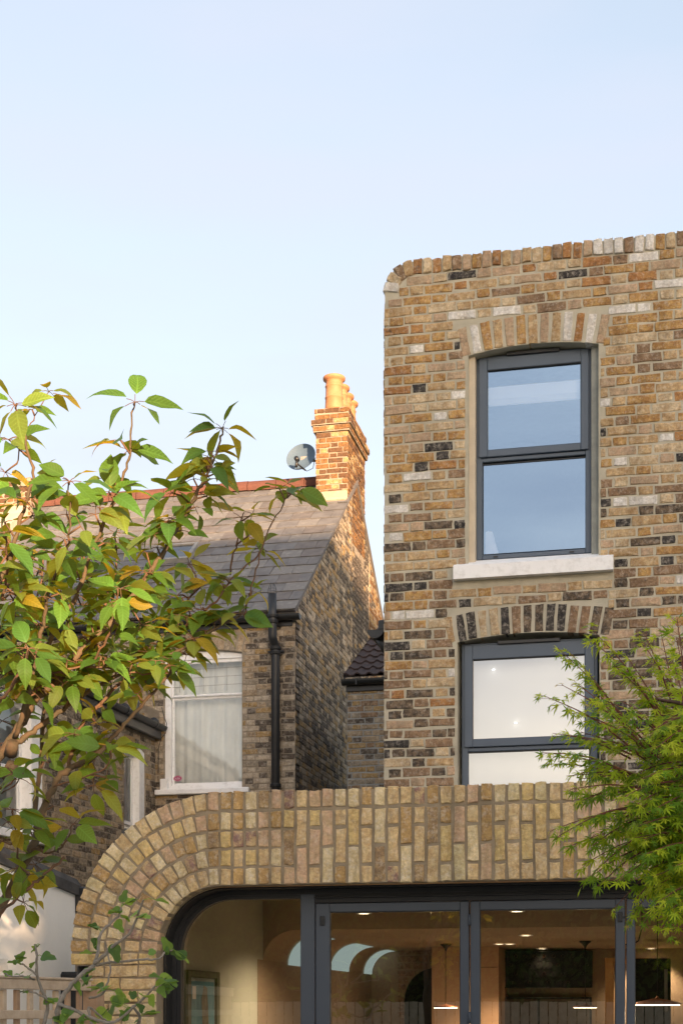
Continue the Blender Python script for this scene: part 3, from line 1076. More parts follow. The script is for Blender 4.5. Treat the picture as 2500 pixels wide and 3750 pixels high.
# ------------------------------------------------------------------ KITCHEN BEHIND THE GLASS
M_KWALL = rough_mat('kitchen_plaster', (.36, .26, .175), (.32, .23, .15), scale=2, rough=.8, bump=.1)
M_KCEIL = rough_mat('kitchen_ceiling', (.42, .31, .21), (.39, .285, .19), scale=2, rough=.9, bump=0)
M_KWHITE = rough_mat('gallery_wall', (.56, .56, .46), (.52, .52, .43), scale=2, rough=.9, bump=.05)
M_KFLOOR = rough_mat('kitchen_floor', (.22, .17, .12), (.16, .12, .085), scale=4, rough=.5)
M_KBRICK = brick_mat('brick_kitchen', (.34, .21, .13), (.27, .16, .10), stain_amt=.3)
M_COPPER = rough_mat('copper', (.42, .17, .09), (.36, .14, .075), scale=6, rough=.4, metallic=.5, bump=0)
M_RACK = rough_mat('black_rack', (.012, .011, .011), (.016, .015, .014), scale=6, rough=.6, bump=0)
M_GLOW = emit_mat('warm_lamp', (1.0, .80, .52), 2.2)
M_SKYPANE = emit_mat('rooflight_daylight', (.55, .68, .66), .17)
KB, KC1, KC2, KX0, KX1 = 16.4, EYE + .88, EYE + .64, -3.31, 2.3
def plane(name, vs, mat, kind='structure'):
    m = MB(); m.quadmesh(vs, [(0, 1, 2, 3)])
    return m.build(name, mat, None, kind=kind)
plane('kitchen_floor', [(KX0, DOOR_Y + .07, .03), (KX1, DOOR_Y + .07, .03), (KX1, KB, .03), (KX0, KB, .03)], M_KFLOOR)
m = MB()
m.quadmesh([(KX0, DOOR_Y + .07, .03), (KX0, 11.953, .03), (KX0, 11.953, KC1), (KX0, DOOR_Y + .07, KC1)], [(0, 1, 2, 3)])
m.build('gallery_wall', M_KWHITE, None, kind='structure')
m = MB()
m.box((KX0 - .1, 11.785, .03), (KX0 + .003, KB, EYE + .40))
m.build('kitchen_side_wall', M_KWALL, None, kind='structure')
m = MB()
m.box((KX0, KB, .03), (KX1, KB + .1, KC2 + .3))
m.build('kitchen_back_wall', M_KWALL, None, kind='structure')
m = MB()
m.box((KX1, DOOR_Y + .07, .03), (KX1 + .1, KB, KC1))
m.build('kitchen_right_wall', M_KWALL, None, kind='structure')
m = MB()
m.quadmesh([(KX0, DOOR_Y + .07, KC1), (KX0, 11.95, KC1), (KX1, 11.95, KC1), (KX1, DOOR_Y + .07, KC1)], [(0, 1, 2, 3)])
m.quadmesh([(KX0, 11.95, KC1), (KX0, 11.95, KC2), (KX1, 11.95, KC2), (KX1, 11.95, KC1)], [(0, 1, 2, 3)])
m.quadmesh([(KX0 + .27, 11.95, KC2), (KX0 + .27, KB, KC2), (KX1, KB, KC2), (KX1, 11.95, KC2)], [(0, 1, 2, 3)])
prof = [(KX0 + .27 - .27 * math.cos(R(a)), EYE + .38 + .26 * math.sin(R(a))) for a in range(0, 91, 10)]
for i in range(9):
    (xa, za), (xb, zb) = prof[i], prof[i + 1]
    m.quadmesh([(xa, 11.95, za), (xb, 11.95, zb), (xb, KB, zb), (xa, KB, za)], [(0, 1, 2, 3)])
m.quadmesh([(KX0 - .1, 11.955, KC2 + .25), (KX0 - .1, 11.955, EYE + .36)] + [(x_, 11.955, z_) for x_, z_ in prof] + [(KX0 + .27, 11.955, KC2 + .25)], [tuple(range(13))])
m.build('kitchen_ceiling', M_KCEIL, None, kind='structure')
# brick courses of the far wall, to the left of the arch
for i, (a, b) in enumerate(((12.72, 13.42), (14.35, 15.2), (15.95, 16.39))):
    m = MB()
    pr = [(KX0 + .275 - .262 * math.cos(R(q)), EYE + .38 + .252 * math.sin(R(q))) for q in range(0, 91, 9)]
    m.sweep(pr, [((0, a, 0), (1, 0, 0), (0, 0, 1)), ((0, b, 0), (1, 0, 0), (0, 0, 1))])
    m.build('curved_rooflight', M_SKYPANE, None, label=['curved pale rooflight pane nearest the glass doors', 'middle one of the three curved pale rooflight panes', 'curved pale rooflight pane farthest back in the kitchen'][i], cat='rooflight', group='curved rooflight panes over the kitchen')
bs = BrickSet()
KBF = Frame((0, KB - .002, 0), (1, 0, 0))
kw = empty('kitchen_brick_panel', (-2.6, KB - .02, 0), 'warm brown brick wall at the back of the kitchen beside the dark arch', 'brick wall')
def kin(u, v):
    dx, dz = u + 2.58, v - (EYE + .10)
    if -2.94 < u < -2.2 and v < EYE + .10: return False
    return not (dz >= 0 and math.hypot(dx, dz) < .36)
lay(bs, KBF, KX0 + .3, -1.9, 0.9, KC2 - .01, kin, lambda u, v: M_KBRICK)
bs.emit(kw, None, 90)
m = MB()
pts = [(-2.93, .04), (-2.23, .04)] + [(-2.58 + .35 * math.cos(R(a)), EYE + .10 + .35 * math.sin(R(a))) for a in range(0, 181, 10)]
m.poly(pts, [], Frame((0, KB - .02, 0), (1, 0, 0)), depth=.01)
m.build('arched_doorway', M_DARK, None, label='dark arched doorway in the brick wall at the back of the kitchen', cat='doorway')
m = MB()
m.box((-2.49, KB - .9, .03), (-1.80, KB - .0245, KC2 - .002))
o = m.build('larder_cupboard', rough_mat('warm_joinery', (.40, .235, .13), (.36, .21, .115), scale=1.5, rough=.6, bump=0), None, label='plain tan full height cupboard left of the wine rack', cat='cupboard')
m = MB()
for xx in (-2.17,):
    m.box((xx - .003, KB - .902, .1), (xx + .003, KB - .899, EYE + .43))
m.box((-2.17, KB - .902, EYE + .425), (-1.81, KB - .899, EYE + .43))
m.build('door_joint', M_DARK, o)
# wine rack
wr0, wr1 = at(1836, 3484, KB - .3), at(2164, 3614, KB - .3)
rk = empty('wine_rack', (wr0.x, KB - .3, wr1.z), 'black wall mounted wine rack of round tubes filled with bottles', 'wine rack')
m = MB()
m.box((wr0.x, KB - .29, wr1.z), (wr1.x, KB - .26, wr0.z))
m.build('back_panel', M_RACK, rk)
m = MB()
frame_rect(m, wr0.x - .01, wr1.x + .01, wr1.z - .01, wr0.z - .004, .01, .01, .01, .006, KB - .33, KB - .26)
m.build('case', M_RACK, rk)
cw = (wr1.x - wr0.x) / 9.5
M_TUBE = rough_mat('dark_tube', (.014, .013, .012), (.018, .016, .015), scale=5, rough=.5, bump=0)
CAPS = [rough_mat('bottle_' + n, c, None, scale=9, rough=.35, bump=0) for n, c in (('red', (.40, .07, .05)), ('gold', (.60, .40, .12)), ('dark', (.04, .03, .03)), ('amber', (.55, .26, .07)))]
for r_ in range(4):
    for c_ in range(9):
        cx = wr0.x + cw * (.5 + c_ + (.5 if r_ % 2 else 0))
        cz = wr0.z - cw * (.55 + r_ * .93)
        m = MB()
        m.lathe([(cw * .47, 0), (cw * .47, .03), (cw * .43, .03), (cw * .43, 0)], (cx, KB - .295, cz), 12, axis='y')
        tb = m.build('tube', M_TUBE, rk)
        if rnd.random() < .72:
            m = MB()
            m.lathe([(.0, .018), (cw * .15, .018), (cw * .17, .012), (cw * .17, -.01)], (cx, KB - .30, cz), 10, axis='y')
            m.build('bottle', rnd.choice(CAPS), tb)
# cabinet with black framed doors under the rack
c0, c1 = at(1835, 3652, KB - .3), at(2165, 3652, KB - .3)
cb = empty('glazed_cabinet', (c0.x, KB - .3, 0), 'black framed double door cabinet under the wine rack', 'cabinet')
xm = (c0.x + c1.x) / 2 - .08
M_CABGL = rough_mat('bronze_panel', (.10, .075, .05), (.085, .06, .04), scale=1.5, rough=.3, bump=0)
m = MB(); frame_rect(m, c0.x, c1.x, .04, c0.z, .018, .018, .03, .02, KB - .33, KB - .29); m.box((xm - .012, KB - .331, .07), (xm + .012, KB - .292, c0.z - .02))
m.build('frame', M_RACK, cb)
for a, b in ((c0.x + .018, xm - .012), (xm + .012, c1.x - .018)):
    m = MB(); m.box((a, KB - .318, .07), (b, KB - .295, c0.z - .02)); d = m.build('door', M_CABGL, cb)
    m = MB(); hx = xm + (.03 if a > xm - .02 else -.03)
    m.bbox((hx - .009, KB - .345, EYE - .45), (hx + .009, KB - .32, EYE - .21), .003); m.build('handle', M_COPPER, d)
# door lining and oven tower on the right
m = MB()
pa, pb = at(2215, 3508, KB - .5), at(2246, 3508, KB - .5)
m.bbox((pa.x, KB - .55, .03), (pb.x, KB - .4, pa.z), .005)
m.bbox((pb.x, KB - .54, pa.z - .06), (pb.x + .35, KB - .41, pa.z - .002), .005)
m.build('wooden_door_frame', rough_mat('oak', (.52, .29, .11), (.44, .23, .08), scale=7, rough=.6, bump=.1), None, label='plain oak door frame right of the wine rack', cat='door frame')
q0, q1 = at(2318, 3510, 14.2), at(2453, 3510, 14.2)
m = MB()
m.bbox((q0.x, 14.2, .05), (q1.x, 14.7, q0.z), .01)
o = m.build('oven_tower', M_RACK, None, label='tall black oven cabinet seen through the right hand glass leaf', cat='oven')
m = MB()
m.bbox((q1.x - .055, 14.185, EYE - .02), (q1.x - .025, 14.199, q0.z - .1), .003)
m.build('handle', M_LEAD, o)
# picture on the left wall
pw = KX0 + .004
p_a, p_b = hit(674, 3551, (pw, 0, 0), (1, 0, 0)), hit(792, 3556, (pw, 0, 0), (1, 0, 0))
pic = empty('framed_picture', (pw, p_a.y, 1.0), 'framed blue poster with a rocky islet in an olive green frame on the white wall', 'picture')
pz1, pz0 = p_a.z, p_a.z - 1.0
def on_left(y, z, t):
    return (pw + t, y, z)
m = MB()
fw = .075
for (ya, yb, za, zb) in ((p_a.y, p_a.y + fw, pz0, pz1), (p_b.y - fw, p_b.y, pz0, pz1), (p_a.y + fw, p_b.y - fw, pz1 - .05, pz1), (p_a.y + fw, p_b.y - fw, pz0, pz0 + .05)):
    m.bbox((pw, ya, za), (pw + .03, yb, zb), .004)
m.build('frame', rough_mat('olive_frame', (.085, .095, .02), (.07, .08, .018), scale=6, rough=.5, bump=0), pic)
m = MB()
m.quadmesh([on_left(p_a.y + fw, pz0 + .05, .012), on_left(p_b.y - fw, pz0 + .05, .012), on_left(p_b.y - fw, pz1 - .05, .012), on_left(p_a.y + fw, pz1 - .05, .012)], [(0, 1, 2, 3)])
m.build('mount', rough_mat('mount_card', (.45, .52, .52), None, scale=3, rough=.8, bump=0), pic)
m = MB()
m.quadmesh([on_left(p_a.y + fw + .04, pz0 + .08, .015), on_left(p_b.y - fw - .03, pz0 + .08, .015), on_left(p_b.y - fw - .03, pz1 - .075, .015), on_left(p_a.y + fw + .04, pz1 - .075, .015)], [(0, 1, 2, 3)])
m.build('print', rough_mat('blue_print', (.06, .22, .30), (.10, .32, .40), scale=4, rough=.6, bump=0), pic)
m = MB()
yc = (p_a.y + p_b.y) / 2 + .02
pts = [(yc - .13, pz0 + .1), (yc + .14, pz0 + .1), (yc + .10, pz0 + .42), (yc + .12, pz0 + .6), (yc + .08, pz1 - .12), (yc + .0, pz1 - .10), (yc - .05, pz1 - .2), (yc - .03, pz0 + .62), (yc - .10, pz0 + .5), (yc - .08, pz0 + .3)]
m.quadmesh([on_left(a, b, .017) for a, b in pts], [tuple(range(len(pts)))])
m.build('islet', rough_mat('islet_print', (.20, .19, .12), (.11, .10, .07), scale=22, rough=.7, bump=0), pic)
m = MB()
m.quadmesh([on_left(p_a.y + fw + .06, pz1 - .2, .0175), on_left(p_a.y + fw + .14, pz1 - .2, .0175), on_left(p_a.y + fw + .14, pz1 - .11, .0175), on_left(p_a.y + fw + .06, pz1 - .11, .0175)], [(0, 1, 2, 3)])
m.build('caption', M_WHITE, pic)
# pendants
def pendant(px, py_cup, py_sh, dia_px, label, y=None, cupz=KC2, loop=False):
    z = (HZP - py_cup) / FPX
    d = (cupz - EYE) / z if y is None else None
    p = atd(px, py_cup, d) if y is None else at(px, py_cup, y)
    sh = at(px, py_sh, p.y)
    rr = dia_px / 2 / FPX * (proj(sh)[2])
    t = empty('pendant_lamp', (p.x, p.y, sh.z), label, 'pendant lamp', 'copper disc pendant lamps over the kitchen table')
    m = MB()
    ct = cupz
    m.lathe([(.0, ct - .001), (.058, ct - .001), (.055, ct - .012), (.03, ct - .03), (.014, ct - .05), (.008, ct - .075), (0, ct - .075)], (p.x, p.y, 0), 16)
    m.build('ceiling_rose', M_BLACK, t)
    m = MB()
    m.tube([(p.x, p.y, ct - .07), (p.x, p.y, sh.z + rr * .15)], .004, 6)
    if loop:
        m.tube([(p.x - .11, p.y, ct - .03), (p.x - .105, p.y, ct - .30), (p.x - .13, p.y, ct - .40), (p.x - .18, p.y, ct - .43), (p.x - .24, p.y, ct - .42)], .005, 6)
    m.build('cord', M_BLACK, t)
    m = MB()
    z0 = sh.z
    m.lathe([(rr * .02, z0 + rr * .34), (rr * .05, z0 + rr * .27), (rr * .1, z0 + rr * .22), (rr * .4, z0 + rr * .17), (rr * .8, z0 + rr * .09), (rr, z0 + rr * .02), (rr * .99, z0 - .004), (rr * .95, z0 - .006)], (p.x, p.y, 0), 28)
    m.build('shade', M_COPPER, t)
    m = MB()
    m.lathe([(0, z0 - .004), (rr * .94, z0 - .004), (rr * .94, z0 - .012), (0, z0 - .013)], (p.x, p.y, 0), 24)
    m.build('diffuser', M_GLOW, t)
    ld = bpy.data.lights.new('pendant_light', 'POINT'); ld.energy = 2.2; ld.color = (1, .76, .50); ld.shadow_soft_size = .08
    lo = bpy.data.objects.new('pendant_light', ld); COL.objects.link(lo); lo.location = (p.x, p.y, z0 - .1)
pendant(1631, 3456, 3688, 92, 'copper disc pendant lamp behind the left glass door, above no other lamp')
pendant(2141, 3446, 3687, 89, 'copper disc pendant lamp hanging in front of the wine rack')
pendant(2405, 3300, 3676, 173, 'widest copper disc pendant lamp, at the right beside the oven tower', y=10.9, cupz=KC1, loop=True)
bpy.data.objects['pendant_lamp']['label'] = 'copper disc pendant lamp hanging left of the wine rack before the tan cupboard'
# downlights
DL = [(1332, 3344, KC1, 11.2), (1891, 3336, KC1, 11.2), (1827, 3455, KC2, None), (1864, 3455, KC2, None), (1924, 3423, KC2, None), (1983, 3472, KC2, None), (2382, 3479, KC2, None)]
DLL = ['round ceiling downlight glowing at the top of the left glass door', 'round ceiling downlight glowing at the top of the middle glass door', 'left one of two small downlights side by side above the wine rack', 'right one of two small downlights side by side above the wine rack', 'small downlight between the bulkhead and the paired downlights', 'small downlight closest to the top edge of the wine rack', 'small downlight above the black oven tower']
for i, (px, py, z, y) in enumerate(DL):
    p = at(px, py, 11.55) if y else atd(px, py, (z - EYE) / ((HZP - py) / FPX))
    if p.y > KB - .1: p = at(px, py, KB - .15)
    zz = z - .004
    t = empty('downlight', (p.x, p.y, zz), DLL[i], 'downlight', 'ceiling downlights in the kitchen')
    if y: zz = p.z
    m = MB(); m.lathe([(.062, zz + .002), (.062, zz - .006), (.045, zz - .006), (.043, zz + .001)], (p.x, p.y, 0), 18); m.build('bezel', M_WHITE, t)
    m = MB(); m.lathe([(0, zz - .004), (.0445, zz - .004)], (p.x, p.y, 0), 18); m.build('lens', M_GLOW, t)
    ld = bpy.data.lights.new('downlight_beam', 'SPOT'); ld.energy = 1 if i == 5 else 30 if i < 2 else 22; ld.color = (1, .76, .50); ld.spot_size = R(150 if i < 2 else 115); ld.spot_blend = .6; ld.shadow_soft_size = .04
    lo = bpy.data.objects.new('downlight_beam', ld); COL.objects.link(lo); lo.location = (p.x, p.y, zz - .03)
# rooms upstairs, so that the grey windows look into rooms and not into brick
M_ROOM = rough_mat('bedroom_plaster', (.30, .32, .34), None, scale=2, rough=.9, bump=0)

# ------------------------------------------------------------------ THE NEIGHBOUR'S HOUSE
YN, XG = 18.8, -4.78
ZEV = EYE + 5.06
ZRG, YRG = EYE + 8.0, 22.55
XNL = -9.96
SL = math.atan2(ZRG - ZEV, YRG - YN + .12)
nb = empty('neighbour_house', (-7.2, YN, 0), 'old soot stained brick terrace house with slate gable roof, chimney and white sash window', 'house')
NF = Frame((0, YN, 0), (1, 0, 0))
GF = Frame((XG, 0, 0), (0, 1, 0))
nw0, nw1 = at(600, 2600, YN), at(886, 2600, YN)
NWX0, NWX1 = nw0.x, nw1.x
NWZ0 = at(600, 2898, YN).z
NWZS = at(886, 2388, YN).z
nw_pts, nw_c, nw_r, nw_a = seg_arch(NWX0, NWX1, NWZ0, NWZS, .05)
mb = MB()
mb.poly([(XNL, 0), (XG, 0), (XG, ZEV + .02), (XNL, ZEV + .02)], [nw_pts], NF, depth=.24)
mb.build('wall', M_MORTAR_OLD, nb)
# gable: near part flush, a recessed strip under the stack, far part flush
Y1, Y2, YR = 22.27, 23.55, 26.6
def roof_z(y):
    return ZEV + (y - YN + .12) * math.tan(SL) if y < YRG else ZRG - (y - YRG) * math.tan(SL)
def gable_poly(ya, yb, off):
    top = [(y, roof_z(y) - .03) for y in (ya, yb)] + ([(YRG, ZRG - .03)] if ya < YRG < yb else [])
    top.sort(reverse=True)
    return [(ya, 0), (yb, 0)] + top
mb = MB()
mb.poly(gable_poly(YN + .001, Y1, 0), [], GF, depth=.35)
GF2 = Frame((XG - .012, 0, 0), (0, 1, 0))
mb.poly(gable_poly(Y2, YR, 0), [], GF, depth=.35)
mb.build('gable_wall', M_MORTAR_OLD, nb)
mb = MB()
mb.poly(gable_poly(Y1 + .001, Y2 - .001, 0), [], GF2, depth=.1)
mb.build('shaded_soot_strip', rough_mat('mortar_shade_soot', (.10, .085, .07), (.06, .05, .045), scale=5, rough=.95, bump=.6), nb)  # cast shade under the stack put into darker mortar, with some soot
bs = BrickSet()
chb = BrickSet()
OLDP = [('old_grey', 26), ('old_tan', 24), ('old_pale', 18), ('old_ochre', 16), ('old_soot', 16)]
def old_pick(u, v):
    return BK[choose(OLDP)]
GABP = [('old_soot', 34), ('old_grey', 20), ('old_tan', 18), ('old_ochre', 18), ('old_pale', 10)]
SHADE_SOOTP = [('old_soot', 80), ('old_grey', 12), ('old_ochre', 8)]  # dark brick mix: cast shade put into the colour, along with soot
def front_in(u, v):
    if in_arch(u, v, nw_c, nw_r, nw_a, .21, NWX0, NWX1, NWZ0, .004): return False
    return v < ZEV - .09
def front_pick(u, v):
    near_edge = u > XG - .45
    if near_edge and rnd.random() < .35: return BK['old_soot']
    if EYE + 2.2 < v < EYE + 4 and u > NWX1 - .1 and rnd.random() < .5: return BK['old_pale']
    return old_pick(u, v)
lay(bs, NF, XNL, XG, 2.6, ZEV, front_in, front_pick, course=.0755, h=.064)
arch_bricks(NF, bs, nw_c, nw_r, nw_a, 15, .21, lambda k: BK[choose([('old_grey', 50), ('old_tan', 30), ('old_soot', 10)])], w=.07, extra=.03)
def gab_in(ya, yb):
    return lambda u, v: ya < u < yb and v < roof_z(u) - .05
slot = (Y1 + .35, EYE + 4.2, EYE + 4.9)
lay(bs, GF, YN, Y1, 3.0, ZRG, gab_in(YN, Y1), lambda u, v: BK[choose(GABP)], course=.0755, h=.064)
lay(bs, GF2, Y1, Y2, 4.2, ZRG, lambda u, v: Y1 < u < Y2 and v < roof_z(u) - .05 and not (Y1 + .1 < u < Y2 - .45 and v < EYE + 4.78), lambda u, v: BK[choose(SHADE_SOOTP)], course=.0755, h=.064)
lay(bs, GF, Y2, YR, 4.2, ZRG, gab_in(Y2, YR), lambda u, v: BK[choose([('chim_ochre', 40), ('old_tan', 30), ('old_soot', 15), ('old_ochre', 20)])], course=.0755, h=.064)
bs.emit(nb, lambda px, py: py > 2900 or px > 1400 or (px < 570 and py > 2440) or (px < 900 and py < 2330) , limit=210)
m = MB()
m.poly([(Y1 + .1, 4.2), (Y2 - .45, 4.2), (Y2 - .45, EYE + 4.66)] + [((Y1 + Y2 - .35) / 2 + (Y2 - .45 - Y1 - .1) / 2 * math.cos(R(a)), EYE + 4.66 + .12 * math.sin(R(a))) for a in range(15, 180, 15)] + [(Y1 + .1, EYE + 4.66)], [], Frame((XG + .002, 0, 0), (0, 1, 0)))
m.build('window_recess', M_DARK, nb)
# roof: boarding, slates, ridge, verge
m = MB()
e0 = Vector((0, YN - .12, ZEV))
def rp(x, t, h=0.0):
    """a point of the front slope: t metres up from the eaves, h above it"""
    return Vector((x, YN - .12 + t * math.cos(SL) - h * math.sin(SL), ZEV + t * math.sin(SL) + h * math.cos(SL)))
LEN = (YRG - YN + .12) / math.cos(SL)
for a, b in ((0, 0),):
    m.quadmesh([rp(XNL, 0), rp(XG + .03, 0), rp(XG + .03, LEN), rp(XNL, LEN)], [(0, 1, 2, 3)])
    m.quadmesh([rp(XNL, 0, -.03), rp(XG + .03, 0, -.03), rp(XG + .03, LEN, -.03), rp(XNL, LEN, -.03)], [(3, 2, 1, 0)])
    m.quadmesh([rp(XG + .03, 0), rp(XG + .03, 0, -.03), rp(XG + .03, LEN, -.03), rp(XG + .03, LEN)], [(0, 1, 2, 3)])
bz = YR
m.quadmesh([(XNL, YRG, ZRG), (XG + .03, YRG, ZRG), (XG + .03, bz, roof_z(bz)), (XNL, bz, roof_z(bz))], [(0, 1, 2, 3)])
m.quadmesh([(XNL, YRG, ZRG - .04), (XG + .03, YRG, ZRG - .04), (XG + .03, bz, roof_z(bz) - .04), (XNL, bz, roof_z(bz) - .04)], [(3, 2, 1, 0)])
m.quadmesh([(XG + .03, YRG, ZRG), (XG + .03, YRG, ZRG - .04), (XG + .03, bz, roof_z(bz) - .04), (XG + .03, bz, roof_z(bz))], [(0, 1, 2, 3)])
roof = m.build('roof', M_SLATE3, nb)
def slate_mesh(seed):
    r = random.Random(seed)
    w, l, t = .147, .20, .012
    vs = []
    for z in (0, t):
        for (a, b) in ((-w, 0), (-w * .33, 0), (w * .33, 0), (w, 0), (w, l * 2), (-w, l * 2)):
            vs.append((a + r.uniform(-.002, .002), b + (r.uniform(-.004, .006) if b == 0 else 0), z))
    fs = [(6, 7, 8, 9, 10, 11), (0, 6, 11, 5), (0, 1, 7, 6), (1, 2, 8, 7), (2, 3, 9, 8), (3, 4, 10, 9)]
    me = bpy.data.meshes.new('slate')
    me.from_pydata(vs, [], fs)
    me.materials.append(M_SLATE)
    return me
SLM = [slate_mesh(s) for s in range(6)]
ROWS = 16
gauge = (LEN - .05) / ROWS
lift = math.atan2(.018, .4)
for r_ in range(ROWS):
    x = XG + .035 - .15 - (0.15 if r_ % 2 else 0)
    if r_ % 2:
        xs = [XG + .035 - .075] + [x - .3 * k - .0 for k in range(18)]
    else:
        xs = [x - .3 * k for k in range(18)]
    for k, xx in enumerate(xs):
        if xx < XNL + .1: continue
        half = r_ % 2 and k == 0
        if half:
            sx = .5
        else:
            sx = 1
        o_ = rp(xx, r_ * gauge + rnd.uniform(-.004, .004), .016 + rnd.uniform(0, .003))
        a = SL - lift
        Mx = Matrix.Translation(o_) @ Matrix.Rotation(a, 4, 'X') @ Matrix.Rotation(rnd.uniform(-.008, .008), 4, 'Z') @ Matrix.Diagonal((sx, 1, 1, 1))
        inst('slate', SLM[rnd.randrange(6)], Mx, roof, rnd.choice([M_SLATE, M_SLATE, M_SLATE2, M_SLATE3]))
m = MB()
prof = [(.13 * math.cos(R(a)), .13 * math.sin(R(a))) for a in range(-20, 201, 20)] + [(.11 * math.cos(R(a)), .11 * math.sin(R(a))) for a in range(200, -21, -20)]
m.sweep(prof, [((-.225, 0, 0), (0, -1, 0), (0, 0, 1)), ((.215, 0, 0), (0, -1, 0), (0, 0, 1))], closed=True)
rme = m.mesh('ridge_tile', M_RIDGE)
x = XG - .55
while x > XNL:
    inst('ridge_tile', rme, Matrix.Translation((x, YRG, ZRG + .0 + rnd.uniform(-.006, .006))) @ Matrix.Rotation(rnd.uniform(-.01, .01), 4, 'Y'), roof)
    x -= .45
m = MB()                                        # raised party wall coping at the left end
for i in range(2):
    m.quadmesh([], [])
def cop(y): return roof_z(y) + .17
fr = [((XNL, YN - .1, cop(YN - .1)), (1, 0, 0), (0, 0, 1)), ((XNL, YRG, cop(YRG)), (1, 0, 0), (0, 0, 1)), ((XNL, YR, cop(YR)), (1, 0, 0), (0, 0, 1))]
m.sweep([(-.3, -.3), (.0, -.3), (.0, 0), (-.3, .02)], fr, closed=True)
m.build('party_wall_coping', rough_mat('lit_coping', (.52, .46, .38), (.44, .38, .3), scale=4, rough=.9, bump=.4), nb)
# white eaves fascia, gutter
m = MB()
m.bbox((XNL, YN - .03, ZEV - .17), (XG - .03, YN - .004, ZEV - .02), .004)
m.build('fascia', M_BLACK, nb)
m = MB()
half_gutter(m, (XNL, YN - .09, ZEV - .035), (XG + .09, YN - .09, ZEV - .045), .068)
for k in range(6):
    bx = XG - .35 - k * .95
    m.bbox((bx - .015, YN - .17, ZEV - .13), (bx + .015, YN - .03, ZEV - .095), .004)
m.build('gutter', M_BLACK, nb)
# chimney stack
CX0, CX1, CY0, CY1 = XG - .488, XG + .0005, 21.95, 23.22
ch = MB()
zb, zs1, zs2, zs3, zt = EYE + 6.9, EYE + 8.56, EYE + 8.655, EYE + 8.74, EYE + 8.93
ch.box((CX0 + .006, CY0 + .006, zb), (CX1 - .006, CY1 - .006, zs1 + .02))
ch.box((CX0 - .03, CY0 - .03, zs1 + .002), (CX1 + .03, CY1 + .03, zs2 - .004))
ch.box((CX0 - .058, CY0 - .058, zs2 + .002), (CX1 + .058, CY1 + .058, zs3 - .004))
ch.box((CX0 - .012, CY0 - .012, zs3 + .002), (CX1 + .012, CY1 + .012, zt - .02))
stack = ch.build('chimney', M_MORTAR_OLD, nb)
CHP = [('chim_ochre', 55), ('chim_brown', 33), ('old_ochre', 12)]
cp_ = lambda u, v: BK[choose(CHP)]
def face(fr, u0, u1, v0, v1):
    lay(chb, fr, u0, u1, v0, v1, lambda u, v: True, cp_, course=(v1 - v0) / max(1, round((v1 - v0) / .0765)), h=.064, step=.01)
for (ex, za, zc) in ((0, zb, zs1), (.036, zs1 + .003, zs2), (.064, zs2 + .003, zs3), (.018, zs3 + .003, zt - .02)):
    face(Frame((0, CY0 - ex + .004, 0), (1, 0, 0)), CX0 - ex, CX1 + ex, max(za, EYE + 7.4), zc)
    face(Frame((CX1 + ex - .004, 0, 0), (0, 1, 0)), CY0 - ex, CY1 + ex, max(za, EYE + 7.0), zc)
chb.emit(stack, lambda px, py: False, limit=130)
m = MB()                                        # flaunching, and lead at the foot
m.sweep([(0, 0), (1, 0)], [((0, 0, 0), (1, 0, 0), (0, 0, 1))] * 2)
m = MB()
zz = zt - .022
a0 = [(CX0 - .012, CY0 - .012), (CX1 + .012, CY0 - .012), (CX1 + .012, CY1 + .012), (CX0 - .012, CY1 + .012)]
a1 = [(CX0 + .08, CY0 + .1), (CX1 - .08, CY0 + .1), (CX1 - .08, CY1 - .1), (CX0 + .08, CY1 - .1)]
vs = [(x, y, zz) for x, y in a0] + [(x, y, zz + .05) for x, y in a1]
m.quadmesh(vs, [(0, 1, 5, 4), (1, 2, 6, 5), (2, 3, 7, 6), (3, 0, 4, 7), (4, 5, 6, 7)])
m.build('flaunching', rough_mat('old_cement', (.40, .33, .25), (.28, .22, .16), scale=9, rough=.95, bump=.6), stack)
m = MB()
zl = roof_z(CY0) + .02
m.bbox((CX0 - .01, CY0 - .035, zl - .02), (CX1 - .002, CY0 - .004, zl + .11), .012)
m.bbox((CX0 - .02, CY0 - .13, zl - .075), (CX1 - .0, CY0 - .02, zl - .0), .02)
m.build('flashing', M_FLASH, stack)
POTS = []
pot = MB()
pr = [(.0, .0), (.135, 0), (.128, .06), (.122, .18), (.128, .185), (.13, .2), (.122, .212), (.118, .34), (.126, .35), (.128, .362), (.118, .375), (.116, .42), (.13, .44), (.155, .455), (.158, .485), (.15, .495), (.12, .49), (.10, .45), (.095, .2)]
pot.lathe(pr, (0, 0, 0), 28)
pme = pot.mesh('chimney_pot', M_TERRA)
for k in range(4):
    inst('chimney_pot', pme, Matrix.Translation((XG - .245, 22.12 + k * .312, zt - .01 + rnd.uniform(-.008, .004))) @ Matrix.Rotation(k * .8, 4, 'Z') @ Matrix.Diagonal((1.06, 1.06, 1.0 if k else 1.04, 1)), stack)
